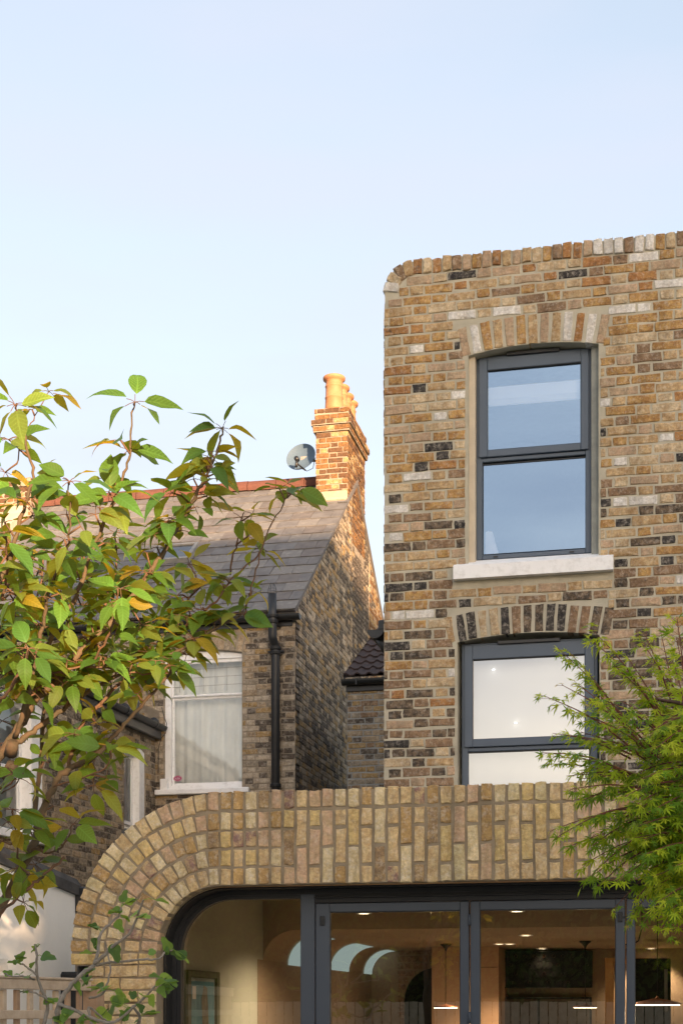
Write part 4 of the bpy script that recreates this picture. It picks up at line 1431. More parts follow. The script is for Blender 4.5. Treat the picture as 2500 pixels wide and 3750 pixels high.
# small stack at the far left end of the ridge
m = MB()
lx1 = XNL - .02
m.box((lx1 - .9, 22.2, EYE + 6.5), (lx1 + .06, 22.95, EYE + 8.34))
m.box((lx1 - .93, 22.16, EYE + 8.2), (lx1 + .1, 22.99, EYE + 8.28))
st2 = m.build('chimney', M_MORTAR_OLD, nb)
c2 = BrickSet()
for (ex, za, zc) in ((0, EYE + 6.6, EYE + 8.2), (.04, EYE + 8.2, EYE + 8.28), (0, EYE + 8.28, EYE + 8.34)):
    f1 = Frame((0, 22.2 - ex + .004, 0), (1, 0, 0)); f2 = Frame((lx1 + .06 + ex - .004, 0, 0), (0, 1, 0))
    for f_, u0, u1 in ((f1, lx1 - .9, lx1 + .06 + ex), (f2, 22.2 - ex, 22.95 + ex)):
        n_ = max(1, round((zc - za) / .0765))
        lay(c2, f_, u0, u1, za, zc, lambda u, v: True, cp_, course=(zc - za) / n_, h=.062)
c2.emit(st2, None, limit=24)
# roof window glimpsed through the leaves
rw = at(640, 1975, 20.4)
m = MB()
t0 = (20.4 - YN + .12) / math.cos(SL)
for (xa, xb, ta, tb) in ((-.30, .30, -.30, -.25), (-.30, .30, .25, .30), (-.30, -.25, -.25, .25), (.25, .30, -.25, .25)):
    b = [rp(rw.x + xa, t0 + ta, .03), rp(rw.x + xb, t0 + ta, .03), rp(rw.x + xb, t0 + tb, .03), rp(rw.x + xa, t0 + tb, .03)]
    tpp = [rp(rw.x + xa, t0 + ta, .10), rp(rw.x + xb, t0 + ta, .10), rp(rw.x + xb, t0 + tb, .10), rp(rw.x + xa, t0 + tb, .10)]
    m.quadmesh(b + tpp, [(4, 5, 6, 7), (0, 1, 5, 4), (1, 2, 6, 5), (2, 3, 7, 6), (3, 0, 4, 7)])
rwo = m.build('roof_window', M_LEAD, nb)
m = MB()
m.quadmesh([rp(rw.x - .26, t0 - .26, .08), rp(rw.x + .26, t0 - .26, .08), rp(rw.x + .26, t0 + .26, .08), rp(rw.x - .26, t0 + .26, .08)], [(0, 1, 2, 3)])
m.build('pane', G_OLD, rwo)
# white sash window
yb = YN + .05
m = MB()
pts, c_, r__, a_ = seg_arch(NWX0 + .002, NWX1 - .002, NWZ0 + .01, NWZS - .002, .048)
x0, x1 = NWX0, NWX1
mr = at(700, 2545, YN).z
zb_ = at(700, 2870, YN).z
hole1 = rect(x0 + .13, x1 - .015, mr + .035, NWZS - .10)
hole2 = rect(x0 + .155, x1 - .02, zb_, mr - .025)
m.poly(pts, [rect(x0 + .085, x1 - .006, NWZ0 + .07, NWZS - .055)], Frame((0, yb, 0), (1, 0, 0)), depth=.1)
wn_o = m.build('window', M_WHITE_OLD, nb)
m = MB()
frame_rect(m, x0 + .086, x1 - .007, mr - .01, NWZS - .056, .03, .01, .03, .045, yb + .02, yb + .055)
m.build('upper_sash', M_WHITE_OLD, wn_o)
m = MB()
frame_rect(m, x0 + .086, x1 - .007, NWZ0 + .071, mr - .0115, .03, .012, .042, .03, yb + .05, yb + .09)
m.build('lower_sash', M_WHITE_OLD, wn_o)
for (za, zc, yy) in ((NWZ0 + .1, mr - .03, yb + .07), (mr + .01, NWZS - .09, yb + .035)):
    m = MB()
    m.quadmesh([(x0 + .1, yy, za), (x1 - .01, yy, za), (x1 - .01, yy, zc), (x0 + .1, yy, zc)], [(0, 1, 2, 3)])
    m.build('pane', G_OLD, wn_o)
m = MB()                                        # thin security wires across the upper light
for k in range(3):
    z = mr + .12 + k * .11
    m.tube([(x0 + .1, yb + .015, z), (x1 - .01, yb + .015, z + .01)], .0025, 5)
for k in range(5):
    xx = x0 + .2 + k * .16
    m.tube([(xx, yb + .012, mr + .05), (xx, yb + .012, NWZS - .12)], .0018, 5)
m.build('security_wire', M_LEAD, wn_o)
m = MB()
sx0, sx1 = at(567, 2900, YN - .06).x, at(911, 2900, YN - .06).x
m.bbox((sx0, YN - .075, NWZ0 - .055), (sx1, YN + .06, NWZ0 + .012), .008)
m.bbox((sx0 + .06, YN - .03, NWZ0 + .012), (x0 + .06, YN + .04, NWZ0 + .16), .006)
m.build('window_sill', M_WHITE_OLD, nb)
# net curtain: two sheets with folds
M_NET = rough_mat('net_curtain', (.82, .84, .84), (.74, .76, .76), scale=5, rough=.9, bump=.1)
def curtain(x0, x1, z0, z1, y, label, seed, gather=.02):
    r = random.Random(seed)
    n, mrows = 64, 8
    ph = [r.uniform(0, 6.28) for _ in range(5)]
    vs, fs = [], []
    for j in range(mrows + 1):
        t = j / mrows
        for i in range(n + 1):
            s = i / n
            xx = x0 + (x1 - x0) * s
            w = gather * (math.sin(s * 34 + ph[0] + .5 * math.sin(t * 3 + ph[3])) + .6 * math.sin(s * 61 + ph[1] + t * 1.2) + .5 * math.sin(s * 17 + ph[2]))
            vs.append((xx + .02 * math.sin(t * 2.2 + ph[4]) * (1 - t), y + w, z0 + (z1 - z0) * t))
    for j in range(mrows):
        for i in range(n):
            a = j * (n + 1) + i
            fs.append((a, a + 1, a + n + 2, a + n + 1))
    m = MB()
    m.quadmesh(vs, fs, 0, True)
    return m.build('curtain', M_NET, None, label=label, cat='curtain')
curtain(NWX0 + .05, NWX1 + .03, NWZ0 - .02, NWZS + .02, YN + .25, 'white net curtain gathered in folds behind the white sash window', 5)
# round pink sticker on the lower pane
sk = at(651, 2851, yb + .044)
stk = empty('window_sticker', tuple(sk), 'small oval magenta KISS sticker in the corner of the white sash window', 'sticker')
m = MB()
n_ = 28
m.quadmesh([(sk.x + .058 * math.cos(2 * math.pi * k / n_), sk.y, sk.z + .039 * math.sin(2 * math.pi * k / n_)) for k in range(n_)], [tuple(range(n_))])
m.build('oval', rough_mat('magenta_vinyl', (.42, .012, .13), None, scale=3, rough=.4, bump=0), stk)
def text(name, body, size, loc, mat, parent):
    cu = bpy.data.curves.new(name, 'FONT')
    cu.body = body
    cu.size = size
    cu.align_x = 'CENTER'
    cu.align_y = 'CENTER'
    cu.materials.append(mat)
    tmp = bpy.data.objects.new(name, cu)
    COL.objects.link(tmp)
    bpy.context.view_layer.update()
    me = bpy.data.meshes.new_from_object(tmp.evaluated_get(bpy.context.evaluated_depsgraph_get()))
    bpy.data.objects.remove(tmp)
    o = bpy.data.objects.new(name, me)
    COL.objects.link(o)
    Mx = Matrix.Translation(loc) @ Matrix.Rotation(R(90), 4, 'X')
    o.matrix_basis = Mx
    reg(o, Mx)
    par(o, parent)
    return o
text('lettering', 'KISS', .036, (sk.x, sk.y - .002, sk.z - .002), M_WHITE, stk)
m = MB()
n_ = 28
ov = [(sk.x + .052 * math.cos(2 * math.pi * k / n_), sk.y - .0012, sk.z + .034 * math.sin(2 * math.pi * k / n_)) for k in range(n_)]
iv = [(sk.x + .049 * math.cos(2 * math.pi * k / n_), sk.y - .0012, sk.z + .031 * math.sin(2 * math.pi * k / n_)) for k in range(n_)]
m.quadmesh(ov + iv, [(k, (k + 1) % n_, n_ + (k + 1) % n_, n_ + k) for k in range(n_)])
m.build('rim', M_WHITE, stk)
# cast iron soil pipe
sp = empty('soil_pipe', (at(1008, 2900, YN - .09).x, YN - .09, 0), 'black cast iron soil pipe with wire cage top on the sooty brick wall', 'drainpipe')
yp = YN - .085
top = at(997, 2175, yp - .09); ga = at(998, 2258, yp - .09); gb = at(998, 2330, yp - .09); ge = at(1009, 2375, yp)
m = MB()
m.tube([(top.x, yp - .09, top.z), (ga.x, yp - .09, ga.z), (gb.x, yp - .09, gb.z), (gb.x + .008, yp - .07, gb.z - .06), (ge.x - .005, yp - .015, ge.z + .05), (ge.x, yp, ge.z), (ge.x, yp, .2)], [.055] * 7, 16)
m.build('pipe', M_BLACK, sp)
for z, xx, yy in ((ga.z + .0, ga.x, yp - .09), (ga.z - .07, ga.x, yp - .09), (ge.z, ge.x, yp), (ge.z - .06, ge.x, yp), (at(1009, 2878, yp).z, ge.x, yp), (at(1009, 2905, yp).z, ge.x, yp)):
    m = MB()
    m.lathe([(.055, z - .022), (.068, z - .02), (.074, z - .008), (.07, z + .006), (.076, z + .012), (.074, z + .022), (.055, z + .024)], (xx, yy, 0), 20)
    m.build('collar', M_BLACK, sp)
m = MB()
m.bbox((ge.x - .105, yp - .01, ge.z - .05), (ge.x + .105, yp + .06, ge.z - .025), .006)
m.build('bracket', M_BLACK, sp)
m = MB()
for k in range(4):
    a = math.pi * k / 4
    m.tube([(top.x + .05 * math.cos(a) * math.cos(t) * 1.15, yp - .09 + .05 * math.sin(a) * math.cos(t) * 1.15, top.z + .005 + .135 * math.sin(t)) for t in [math.pi * q / 10 for q in range(11)]], .0022, 5)
m.tube([(top.x + .056 * math.cos(2 * math.pi * k / 12), yp - .09 + .056 * math.sin(2 * math.pi * k / 12), top.z + .06) for k in range(13)], .0022, 5, caps=False)
m.build('wire_cage', M_BLACK, sp)
# thin grey waste pipe left of the window
g0, g1 = at(500, 2290, YN - .05), at(500, 2620, YN - .05)
m = MB()
m.tube([tuple(g0), tuple(g1)], .036, 12)
for t in (.12, .85):
    z = g0.z + (g1.z - g0.z) * t
    m.lathe([(.036, z - .03), (.043, z - .025), (.043, z + .025), (.036, z + .03)], (g0.x, g0.y, 0), 14)
m.build('waste_pipe', M_GREYPIPE, None, label='thin grey downpipe on the sooty wall left of the white sash window', cat='drainpipe')
# loose cable
m = MB()
m.tube([at(593, 2590, YN - .02), at(600, 2620, YN - .02), at(611, 2650, YN - .03), at(607, 2685, YN - .03), at(590, 2705, YN - .03), at(581, 2740, YN - .02), at(580, 2830, YN - .02)], .005, 5)
m.build('cable', M_BLACK, None, label='thin black cable looping down beside the white sash window frame', cat='cable')
# satellite dish
dc = at(1101, 1672, 22.3)
sd = empty('satellite_dish', tuple(dc), 'grey mesh satellite dish fixed to the side of the brick chimney', 'satellite dish')
dn = Vector((-.12, -1, .33)).normalized()
dx = dn.cross(Vector((0, 0, 1))).normalized() * -1
dz = dx.cross(dn).normalized() * -1
if dz.z < 0: dz = -dz
m = MB()
vs, fs = [], []
nr, na = 6, 32
for s_, off in ((0, 0.0), (1, .006)):
    for r_ in range(nr + 1):
        for k in range(na):
            a = 2 * math.pi * k / na
            rr = r_ / nr
            vs.append(dc + dx * (.232 * rr * math.cos(a)) + dz * (.232 * rr * math.sin(a)) - dn * (.055 * (1 - rr * rr) + off))
base = (nr + 1) * na
for r_ in range(nr):
    for k in range(na):
        k2 = (k + 1) % na
        q = (r_ * na + k, r_ * na + k2, (r_ + 1) * na + k2, (r_ + 1) * na + k)
        fs += [q, tuple(i + base for i in q[::-1])]
m.quadmesh(vs, fs, 0, True)
m.build('reflector', rough_mat('dish_grey', (.10, .15, .21), (.09, .14, .20), scale=40, rough=.5, bump=.3, bump_scale=200), sd)
lnb = at(1087, 1690, dc.y - .24)
foot = at(1118, 1722, dc.y - .03)
m = MB()
m.tube([foot, lnb - dz * .03], .012, 8)
m.build('feed_arm', M_BLACK, sd)
m = MB()
m.tube([lnb + dz * .03 - dn * .02, lnb + dz * .03 + dn * .05], .034, 12)
m.tube([lnb + dz * .04, lnb - dz * .09], .022, 10)
m.build('receiver', M_BLACK, sd)
m = MB()
m.tube([lnb - dz * .09, lnb - dz * .14 + dx * .02, lnb - dz * .12 + dx * .06, foot + dx * .03 - dz * .02, foot + dx * .12 + dz * .02, dc + dx * .22 + dz * -.02 - dn * .04], .005, 6)
m.build('cable', M_BLACK, sd)
m = MB()
m.tube([dc - dn * .06, dc - dn * .12 + dx * .1, Vector((CX0 + .01, 22.42, dc.z - .05))], .018, 8)
m.bbox((dc.x - .02, dc.y + .045, dc.z - .05), (dc.x + .2, dc.y + .065, dc.z + .02), .006)
m.build('mount', M_LEAD, sd)

# ------------------------------------------------------------------ LOW TILED SIDE BUILDING IN THE GAP
YS = 18.62
sbx0, sbx1 = at(1271, 2700, YS).x, XT0
SZE = at(1340, 2492, YS).z
sb = empty('side_building', (-3.2, YS, 0), 'narrow brick side building with brown tiled roof in the gap between the two houses', 'building')
SF = Frame((0, YS, 0), (1, 0, 0))
m = MB()
m.box((sbx0, YS, 0), (sbx1, YS + 3.0, SZE - .1))
m.build('wall', rough_mat('mortar_grey', (.36, .36, .34), (.28, .28, .265), scale=7, rough=.95, bump=.6), sb)
bs = BrickSet()
SBP = [('old_tan', 30), ('old_ochre', 26), ('old_grey', 22), ('old_soot', 14), ('brown', 6)]
lay(bs, SF, sbx0, sbx1, 2.6, SZE - .12, lambda u, v: True, lambda u, v: BK[choose(SBP)], course=.0755, h=.060)
bs.emit(sb, lambda px, py: py > 2900 or px > 1405, limit=170)
m = MB()
half_gutter(m, (sbx0 - .05, YS - .07, SZE + .0), (sbx1 - .005, YS - .07, SZE), .07)
gx = at(1312, 2500, YS).x
m.bbox((gx - .01, YS - .145, SZE - .075), (gx + .01, YS - .0, SZE + .004), .003)
m.build('gutter', M_BLACK, sb)
m = MB()
m.bbox((sbx0 - .01, YS - .03, SZE - .135), (sbx1 - .005, YS - .004, SZE - .03), .004)
m.build('fascia', M_BLACK, sb)
TSL = R(27)
def tile_mesh(seed):
    r = random.Random(seed)
    n, wdt, ln = 12, .30, .40
    vs, fs = [], []
    for t in (0, 1):
        for j, y in enumerate((0, ln)):
            for i in range(n + 1):
                s_ = i / n
                z = .028 * max(0, math.sin(2 * math.pi * (s_ * 2 + .1))) ** .7
                vs.append(((s_ - .5) * wdt, y + (r.uniform(-.002, .002) if j == 0 else 0), z + (0 if t else -.016)))
    for i in range(n):
        a = 2 * (n + 1)
        fs.append((a + i, a + i + 1, a + n + 2 + i, a + n + 1 + i))
        fs.append((i, i + 1, a + i + 1, a + i))
    me = bpy.data.meshes.new('roof_tile')
    me.from_pydata(vs, [], fs)
    me.materials.append(M_TILE)
    return me
m = MB()
TL = 2.6
def sp_(x, t, h=0):
    return Vector((x, YS - .1 + t * math.cos(TSL) - h * math.sin(TSL), SZE + .03 + t * math.sin(TSL) + h * math.cos(TSL)))
m.quadmesh([sp_(sbx0 - .03, 0), sp_(sbx1, 0), sp_(sbx1, TL), sp_(sbx0 - .03, TL)], [(0, 1, 2, 3)])
m.quadmesh([sp_(sbx0 - .03, 0, -.05), sp_(sbx0 - .03, 0, .03), sp_(sbx0 - .03, TL, .03), sp_(sbx0 - .03, TL, -.05)], [(0, 1, 2, 3)])
srf = m.build('roof', M_TILE, sb)
tms = [tile_mesh(k) for k in range(3)]
for r_ in range(8):
    x = sbx0 - .02 + .15
    while x < sbx1 + .1:
        Mx = Matrix.Translation(sp_(x, r_ * .3, .03)) @ Matrix.Rotation(TSL - .07, 4, 'X') @ Matrix.Rotation(rnd.uniform(-.01, .01), 4, 'Z')
        inst('roof_tile', tms[rnd.randrange(3)], Mx, srf)
        x += .298
m = MB()
m.box((KX0 - .02, YT + .01, EYE + .90), (XT0 - .002, KB + .1, EYE + .97))
m.build('flat_roof', M_FELT, None, label='flat felt roof over the kitchen beside the tall brick house', cat='roof')

# ------------------------------------------------------------------ THE BRICK WING ON THE LEFT
ROT = R(3.5)
wU = Vector((math.sin(ROT), math.cos(ROT), 0))
wP = at(569, 2700, YN - .003)
WF = Frame((wP.x, wP.y, 0), wU)
def on_wing(px, py):
    p = hit(px, py, (wP.x, wP.y, 0), WF.N)
    return (p - WF.o).dot(WF.U), p.z
wg = empty('brick_wing', (wP.x - .5, wP.y - 3, 0), 'sooty brick rear wing with white sash windows and a black gutter behind the cherry tree', 'building')
WLEN = 6.2
WZ = on_wing(592, 2665)[1]
# narrow window near the junction, wide window further left
na0, na1 = on_wing(455, 2760)[0], on_wing(533, 2760)[0]
nzs = on_wing(533, 2760)[1]
nar, *_ = seg_arch(na0, na1, nzs - 1.75, nzs, .06)
wb1 = on_wing(160, 2700)[0]
wb0 = wb1 - 1.35
wzt, wzb = on_wing(120, 2560)[1], on_wing(160, 3072)[1]
wid, *_ = seg_arch(wb0, wb1, wzb, wzt - .06, .06)
m = MB()
m.poly([(-WLEN, 0), (0, 0), (0, WZ - .02), (-WLEN, WZ - .02)], [nar, wid], WF, depth=.3)
m.build('wall', M_MORTAR_OLD, wg)
bs = BrickSet()
def wing_in(u, v):
    for (a, b, z0, z1) in ((na0, na1, nzs - 1.75, nzs + .03), (wb0, wb1, wzb, wzt)):
        if a - .01 < u < b + .01 and z0 - .01 < v < z1: return False
    return v < WZ - .15
lay(bs, WF, -WLEN, 0, 2.3, WZ, wing_in, lambda u, v: BK[choose([('old_soot', 30), ('old_grey', 30), ('old_tan', 22), ('old_ochre', 10), ('old_pale', 6)])], course=.0755, h=.063)
bs.emit(wg, lambda px, py: py > 3320 or px < 0, limit=300)
def wing_box(mb, u0, u1, v0, v1, w0, w1, b=.004):
    Mx = Matrix(((WF.U.x, -WF.N.x, 0, WF.o.x), (WF.U.y, -WF.N.y, 0, WF.o.y), (0, 0, 1, 0), (0, 0, 0, 1)))
    mb.bbox((u0, w0, v0), (u1, w1, v1), b, 0, Mx)
def wing_window(a, b, z0, z1, set_, jam, label):
    m = MB()
    wing_box(m, b - jam, b - .002, z0 + .01, z1 + .045, .012, set_ + .08)        # far jamb, painted white
    wing_box(m, a + .002, a + jam * .4, z0 + .01, z1, .05, set_ + .08)
    wing_box(m, a + jam * .4, b - jam, z1 - .06, z1 + .03, .03, set_ + .08)
    w = m.build('window', M_WHITE_OLD, wg)
    zm = z0 + (z1 - z0) * .47
    for nm, zz0, zz1, off in (('upper_sash', zm - .02, z1 - .061, 0), ('lower_sash', z0 + .012, zm - .022, .03)):
        m = MB()
        a2, b2 = a + jam * .4 + .002, b - jam - .002
        wing_box(m, a2, a2 + .05, zz0, zz1, set_ + off, set_ + off + .035)
        wing_box(m, b2 - .05, b2, zz0, zz1, set_ + off, set_ + off + .035)
        wing_box(m, a2 + .05, b2 - .05, zz0, zz0 + .05, set_ + off + .001, set_ + off + .034)
        wing_box(m, a2 + .05, b2 - .05, zz1 - .045, zz1, set_ + off + .001, set_ + off + .034)
        m.build(nm, M_WHITE, w)
        m = MB()
        m.quadmesh([WF(a2 + .04, zz0 + .04, set_ + off + .015), WF(b2 - .04, zz0 + .04, set_ + off + .015), WF(b2 - .04, zz1 - .04, set_ + off + .015), WF(a2 + .04, zz1 - .04, set_ + off + .015)], [(0, 1, 2, 3)])
        m.build('pane', G_OLD, w)
    m = MB()
    wing_box(m, a - .06, b + .07, z0 - .08, z0 + .01, -.07, set_ + .05, .008)
    m.build('window_sill', M_WHITE_OLD, wg)
    m = MB()
    m.quadmesh([WF(a, z0, set_ + .16), WF(b, z0, set_ + .16), WF(b, z1, set_ + .16), WF(a, z1, set_ + .16)], [(0, 1, 2, 3)])
    return m.build('curtain', M_NET, None, label=label, cat='curtain')
wing_window(na0, na1, nzs - 1.75, nzs, .10, .16, 'pale blind behind the narrow white window of the brick wing')
wing_window(wb0, wb1, wzb, wzt, .12, .26, 'pale curtain behind the wide white window at the left edge')
m = MB()
g0_, g1_ = WF(-WLEN, WZ + .02, -.10), WF(.03, WZ - .03, -.10)
half_gutter(m, g0_, g1_, .062)
for k in range(7):
    c = g1_.lerp(g0_, (.3 + k * .9) / WLEN)
    m.tube([c + WF.U * -.02, c + WF.U * .02], .066, 12)
m.build('gutter', M_BLACK, wg)
m = MB()
wing_box(m, -WLEN, 0, WZ - .19, WZ - .02, -.035, -.002)
wing_box(m, -WLEN, 0, WZ - .2, WZ - .03, -.09, -.04, .01)
m.build('fascia', M_BLACK, wg)
m = MB()                                        # lean-to slates rising to the left
sl2 = R(24)
m.quadmesh([WF(-WLEN, WZ + .0, -.06), WF(0, WZ + .0, -.06), WF(0, WZ + 3.2 * math.tan(sl2), 3.14), WF(-WLEN, WZ + 3.2 * math.tan(sl2), 3.14)], [(0, 1, 2, 3)])
m.build('roof', M_SLATE3, wg)
m = MB()                                        # pale fillet where that roof meets the house
pts = [(0, .01), (-.02, .16)]
for (a, b) in ((-.06, 3.0),):
    z = lambda w: WZ + (w + .06) * math.tan(sl2)
    m.quadmesh([WF(-.012, z(a) + .005, a), WF(-.012, z(b) + .005, b), WF(-.012, z(b) + .17, b), WF(-.012, z(a) + .17, a)], [(0, 1, 2, 3), (3, 2, 1, 0)])
    m.quadmesh([WF(-.012, z(a) + .005, a), WF(-.1, z(a) + .004, a), WF(-.1, z(b) + .004, b), WF(-.012, z(b) + .005, b)], [(0, 1, 2, 3), (3, 2, 1, 0)])
m.build('flashing', M_FLASH, wg)

# ------------------------------------------------------------------ CREAM RENDERED OUTHOUSE, TRELLIS, BITS BY THE PIER
XW = -4.2
wn0, wn1 = hit(119, 3203, (XW, 0, 0), (1, 0, 0)), hit(276, 3268, (XW, 0, 0), (1, 0, 0))
oh = empty('rendered_outhouse', (XW - 1.2, 9, 0), 'low cream rendered outhouse with a dark felt roof edge behind the trellis', 'outhouse')
slp = (wn1.z - wn0.z) / (wn1.y - wn0.y)
def oz(y): return wn0.z + (y - wn0.y) * slp
OF = Frame((XW, 0, 0), (0, 1, 0))
m = MB()
m.poly([(7.0, 0), (wn1.y, 0), (wn1.y, oz(wn1.y)), (7.0, oz(7.0))], [], OF, depth=2.6)
m.build('wall', M_RENDER, oh)
m = MB()
prof = [(.03, -.02), (.03, .05), (.0, .10), (-2.6, .16), (-2.6, 0), (0, 0), (0, -.02)]
m.sweep(prof, [((XW, y, oz(y)), (1, 0, 0), (0, 0, 1)) for y in (6.9, wn1.y + .04)], closed=True)
m.build('roof', M_FELT, oh)
m = MB()
m.bbox((XW - .1, wn1.y + .0, oz(wn1.y) - .14), (XW + .07, wn1.y + .09, oz(wn1.y) + .04), .01)
m.build('gutter_end', M_BLACK, oh)
vg0, vg1 = hit(-30, 3508, (XW, 0, 0), (1, 0, 0)), hit(24, 3552, (XW, 0, 0), (1, 0, 0))
m = MB()
for k in range(9):
    z = vg1.z + (vg0.z - vg1.z) * k / 8
    m.bbox((XW, vg0.y, z - .0022), (XW + .012, vg1.y, z + .0022), .001)
for k in range(16):
    y = vg0.y + (vg1.y - vg0.y) * k / 15
    m.bbox((XW, y - .0022, vg1.z), (XW + .0105, y + .0022, vg0.z), .001)
m.build('air_brick', M_RENDER, oh)
m = MB()
m.tube([(-3.745, YE + .09, 0), (-3.745, YE + .09, EC[1] - .085)], .04, 12)
m.build('downpipe', M_BLACK, None, label='black downpipe under the corbelled end of the brick arch', cat='drainpipe')
b0, b1 = at(226, 3560, 10.0), at(282, 3560, 10.0)
m = MB()
m.bbox((b0.x, 9.9, .05), (b1.x + .1, 10.15, b0.z), .02)
m.build('planter_box', M_BLACK, None, label='tall black box behind the right end of the trellis', cat='box')
# trellis running away from the camera
XF = -3.5
fu = Vector((.13, 1, 0)).normalized()
f_end = hit(318, 3620, (-3.52, 0, 0), (1, 0, 0))
f_end = Vector((f_end.x, min(f_end.y, 8.95), 0))
def fpt(t, z, w=0):
    n = Vector((fu.y, -fu.x, 0))
    return f_end - fu * t + n * w + Vector((0, 0, z))
tz = hit(150, 3588, f_end, Vector((fu.y, -fu.x, 0))).z
fe = empty('trellis_fence', tuple(f_end), 'weathered timber trellis fence with upright slats in front of the cream wall', 'fence')
FM = Matrix.Translation(f_end) @ Matrix(((fu.x, fu.y, 0, 0), (fu.y, -fu.x, 0, 0), (0, 0, 1, 0), (0, 0, 0, 1)))
FLEN = 2.9
def fb(name, t0, t1, z0, z1, w0, w1, mat=M_WOOD):
    m = MB()
    m.bbox((-t1, w0, z0), (-t0, w1, z1), .004, 0, FM)
    return m.build(name, mat, fe)
fb('top_rail', 0, FLEN, tz - .058, tz, -.012, .034)
fb('cap', -.01, FLEN, tz + .001, tz + .016, -.02, .042)
fb('rail', 0, FLEN, tz - .225, tz - .175, .016, .034)
fb('rail', 0, FLEN, tz - .80, tz - .75, .016, .034)
m = MB()
m.bbox((-.019, -.009, 0), (.019, .0155, tz - .06), .003)
sme = m.mesh('slat', M_WOOD)
t = .10
while t < FLEN:
    Mx = FM @ Matrix.Translation((-t, 0, 0)) @ Matrix.Rotation(rnd.uniform(-.01, .01), 4, 'Z') @ Matrix.Rotation(rnd.uniform(-.004, .004), 4, 'Y')
    inst('slat', sme, Mx, fe, M_WOOD if rnd.random() < .6 else M_WOODPOST)
    t += .138
fb('post', -.10, -.005, 0, tz - .02, -.03, .07, M_WOODPOST)

# ------------------------------------------------------------------ WHAT STANDS BEHIND THE CAMERA (unseen house added for its shade, fence for reflections)
M_SHADE_HOUSE_BRICK = rough_mat('shade_house_brick', (.26, .19, .12), (.20, .15, .10), scale=2, rough=.9, bump=.3)
def back_shade_house(x0, x1, y0, y1, h, label):
    b = empty('shade_house', ((x0 + x1) / 2, (y0 + y1) / 2, 0), label, 'house', 'unseen houses added to cast shade')
    m = MB(); m.box((x0, y0, 0), (x1, y1, h)); m.build('wall', M_SHADE_HOUSE_BRICK, b)
    m = MB()
    yc = (y0 + y1) / 2
    m.quadmesh([(x0 - .2, y1 + .3, h), (x1 + .2, y1 + .3, h), (x1 + .2, yc, h + 2.2), (x0 - .2, yc, h + 2.2), (x0 - .2, y0 - .3, h), (x1 + .2, y0 - .3, h)], [(0, 1, 2, 3), (3, 2, 5, 4), (0, 3, 4), (1, 5, 2)])
    m.build('roof', M_SLATE3, b)
    n = max(2, int((x1 - x0) / 2.6))
    for i in range(n):
        for z in np.arange(1.2, h - 1.6, 2.9):
            xx = x0 + (x1 - x0) * (i + .5) / n
            m = MB(); frame_rect(m, xx - .5, xx + .5, z, z + 1.5, .07, .07, .07, .07, y1 + .01, y1 + .06); w = m.build('window', M_WHITE, b)
            m = MB(); m.quadmesh([(xx - .45, y1 + .03, z + .05), (xx + .45, y1 + .03, z + .05), (xx + .45, y1 + .03, z + 1.45), (xx - .45, y1 + .03, z + 1.45)], [(3, 2, 1, 0)]); m.build('pane', M_DARK, w)
SHADE_HOUSE_H = 10.7  # unseen block added; height and place chosen for the shadow it throws
back_shade_house(13.3, 25.0, -21.0, -13.0, SHADE_HOUSE_H, 'unseen tall brick block added across the gardens to cast shade')
hf = empty('garden_fence', (0, -6.4, 0), 'timber fence of upright boards across the far end of the garden', 'fence')
m = MB(); m.bbox((-.07, -6.42, .05), (.07, -6.40, 1.72), .003); pm = m.mesh('board', M_WOOD)
x = -9
while x < 7:
    inst('board', pm, Matrix.Translation((x, rnd.uniform(-.006, .006), rnd.uniform(-.01, .01))), hf); x += .155
m = MB(); m.bbox((-9, -6.47, .4), (7, -6.43, .48), .004); m.bbox((-9, -6.47, 1.4), (7, -6.43, 1.48), .004); m.build('rail', M_WOOD, hf)

# ------------------------------------------------------------------ PLANTS
def leaf_mesh(name, mats, L_, w_, droop, fold, twist, seed, secs=6):
    r = random.Random(seed)
    vs, fs, uvs = [], [], []
    prof = [(0, 0.0), (.1, .55), (.27, .93), (.45, 1.0), (.65, .78), (.82, .40), (1.0, 0.0)]
    for i, (t, w) in enumerate(prof):
        y = L_ * (t - .12 * droop * t * t)
        z = -L_ * droop * t * t * .55 + L_ * .02 * math.sin(t * 9 + seed)
        ww = L_ * w_ * w
        tw = twist * t
        for sx in (-1, 0, 1):
            xx = sx * ww
            zz = z + abs(sx) * ww * fold + (r.uniform(-.05, .05) * ww if sx else 0)
            vs.append((xx * math.cos(tw) + L_ * .06 * math.sin(t * 2 + seed), y, zz + xx * math.sin(tw)))
            uvs.append((sx * w, t))
    for i in range(len(prof) - 1):
        a = i * 3
        for k in (0, 1):
            q = (a + k, a + k + 1, a + k + 4, a + k + 3)
            fs.append(q)
    me = bpy.data.meshes.new(name)
    me.from_pydata(vs, [], fs)
    for m_ in mats: me.materials.append(m_)
    uvl = me.uv_layers.new(name='UVMap')
    idx = np.zeros(len(me.loops), dtype=np.int32)
    me.loops.foreach_get('vertex_index', idx)
    uvl.data.foreach_set('uv', np.array(uvs)[idx].astype(np.float32).ravel())
    me.polygons.foreach_set('use_smooth', [True] * len(fs))
    me.update()
    return me, np.array(vs), fs, np.array(uvs)
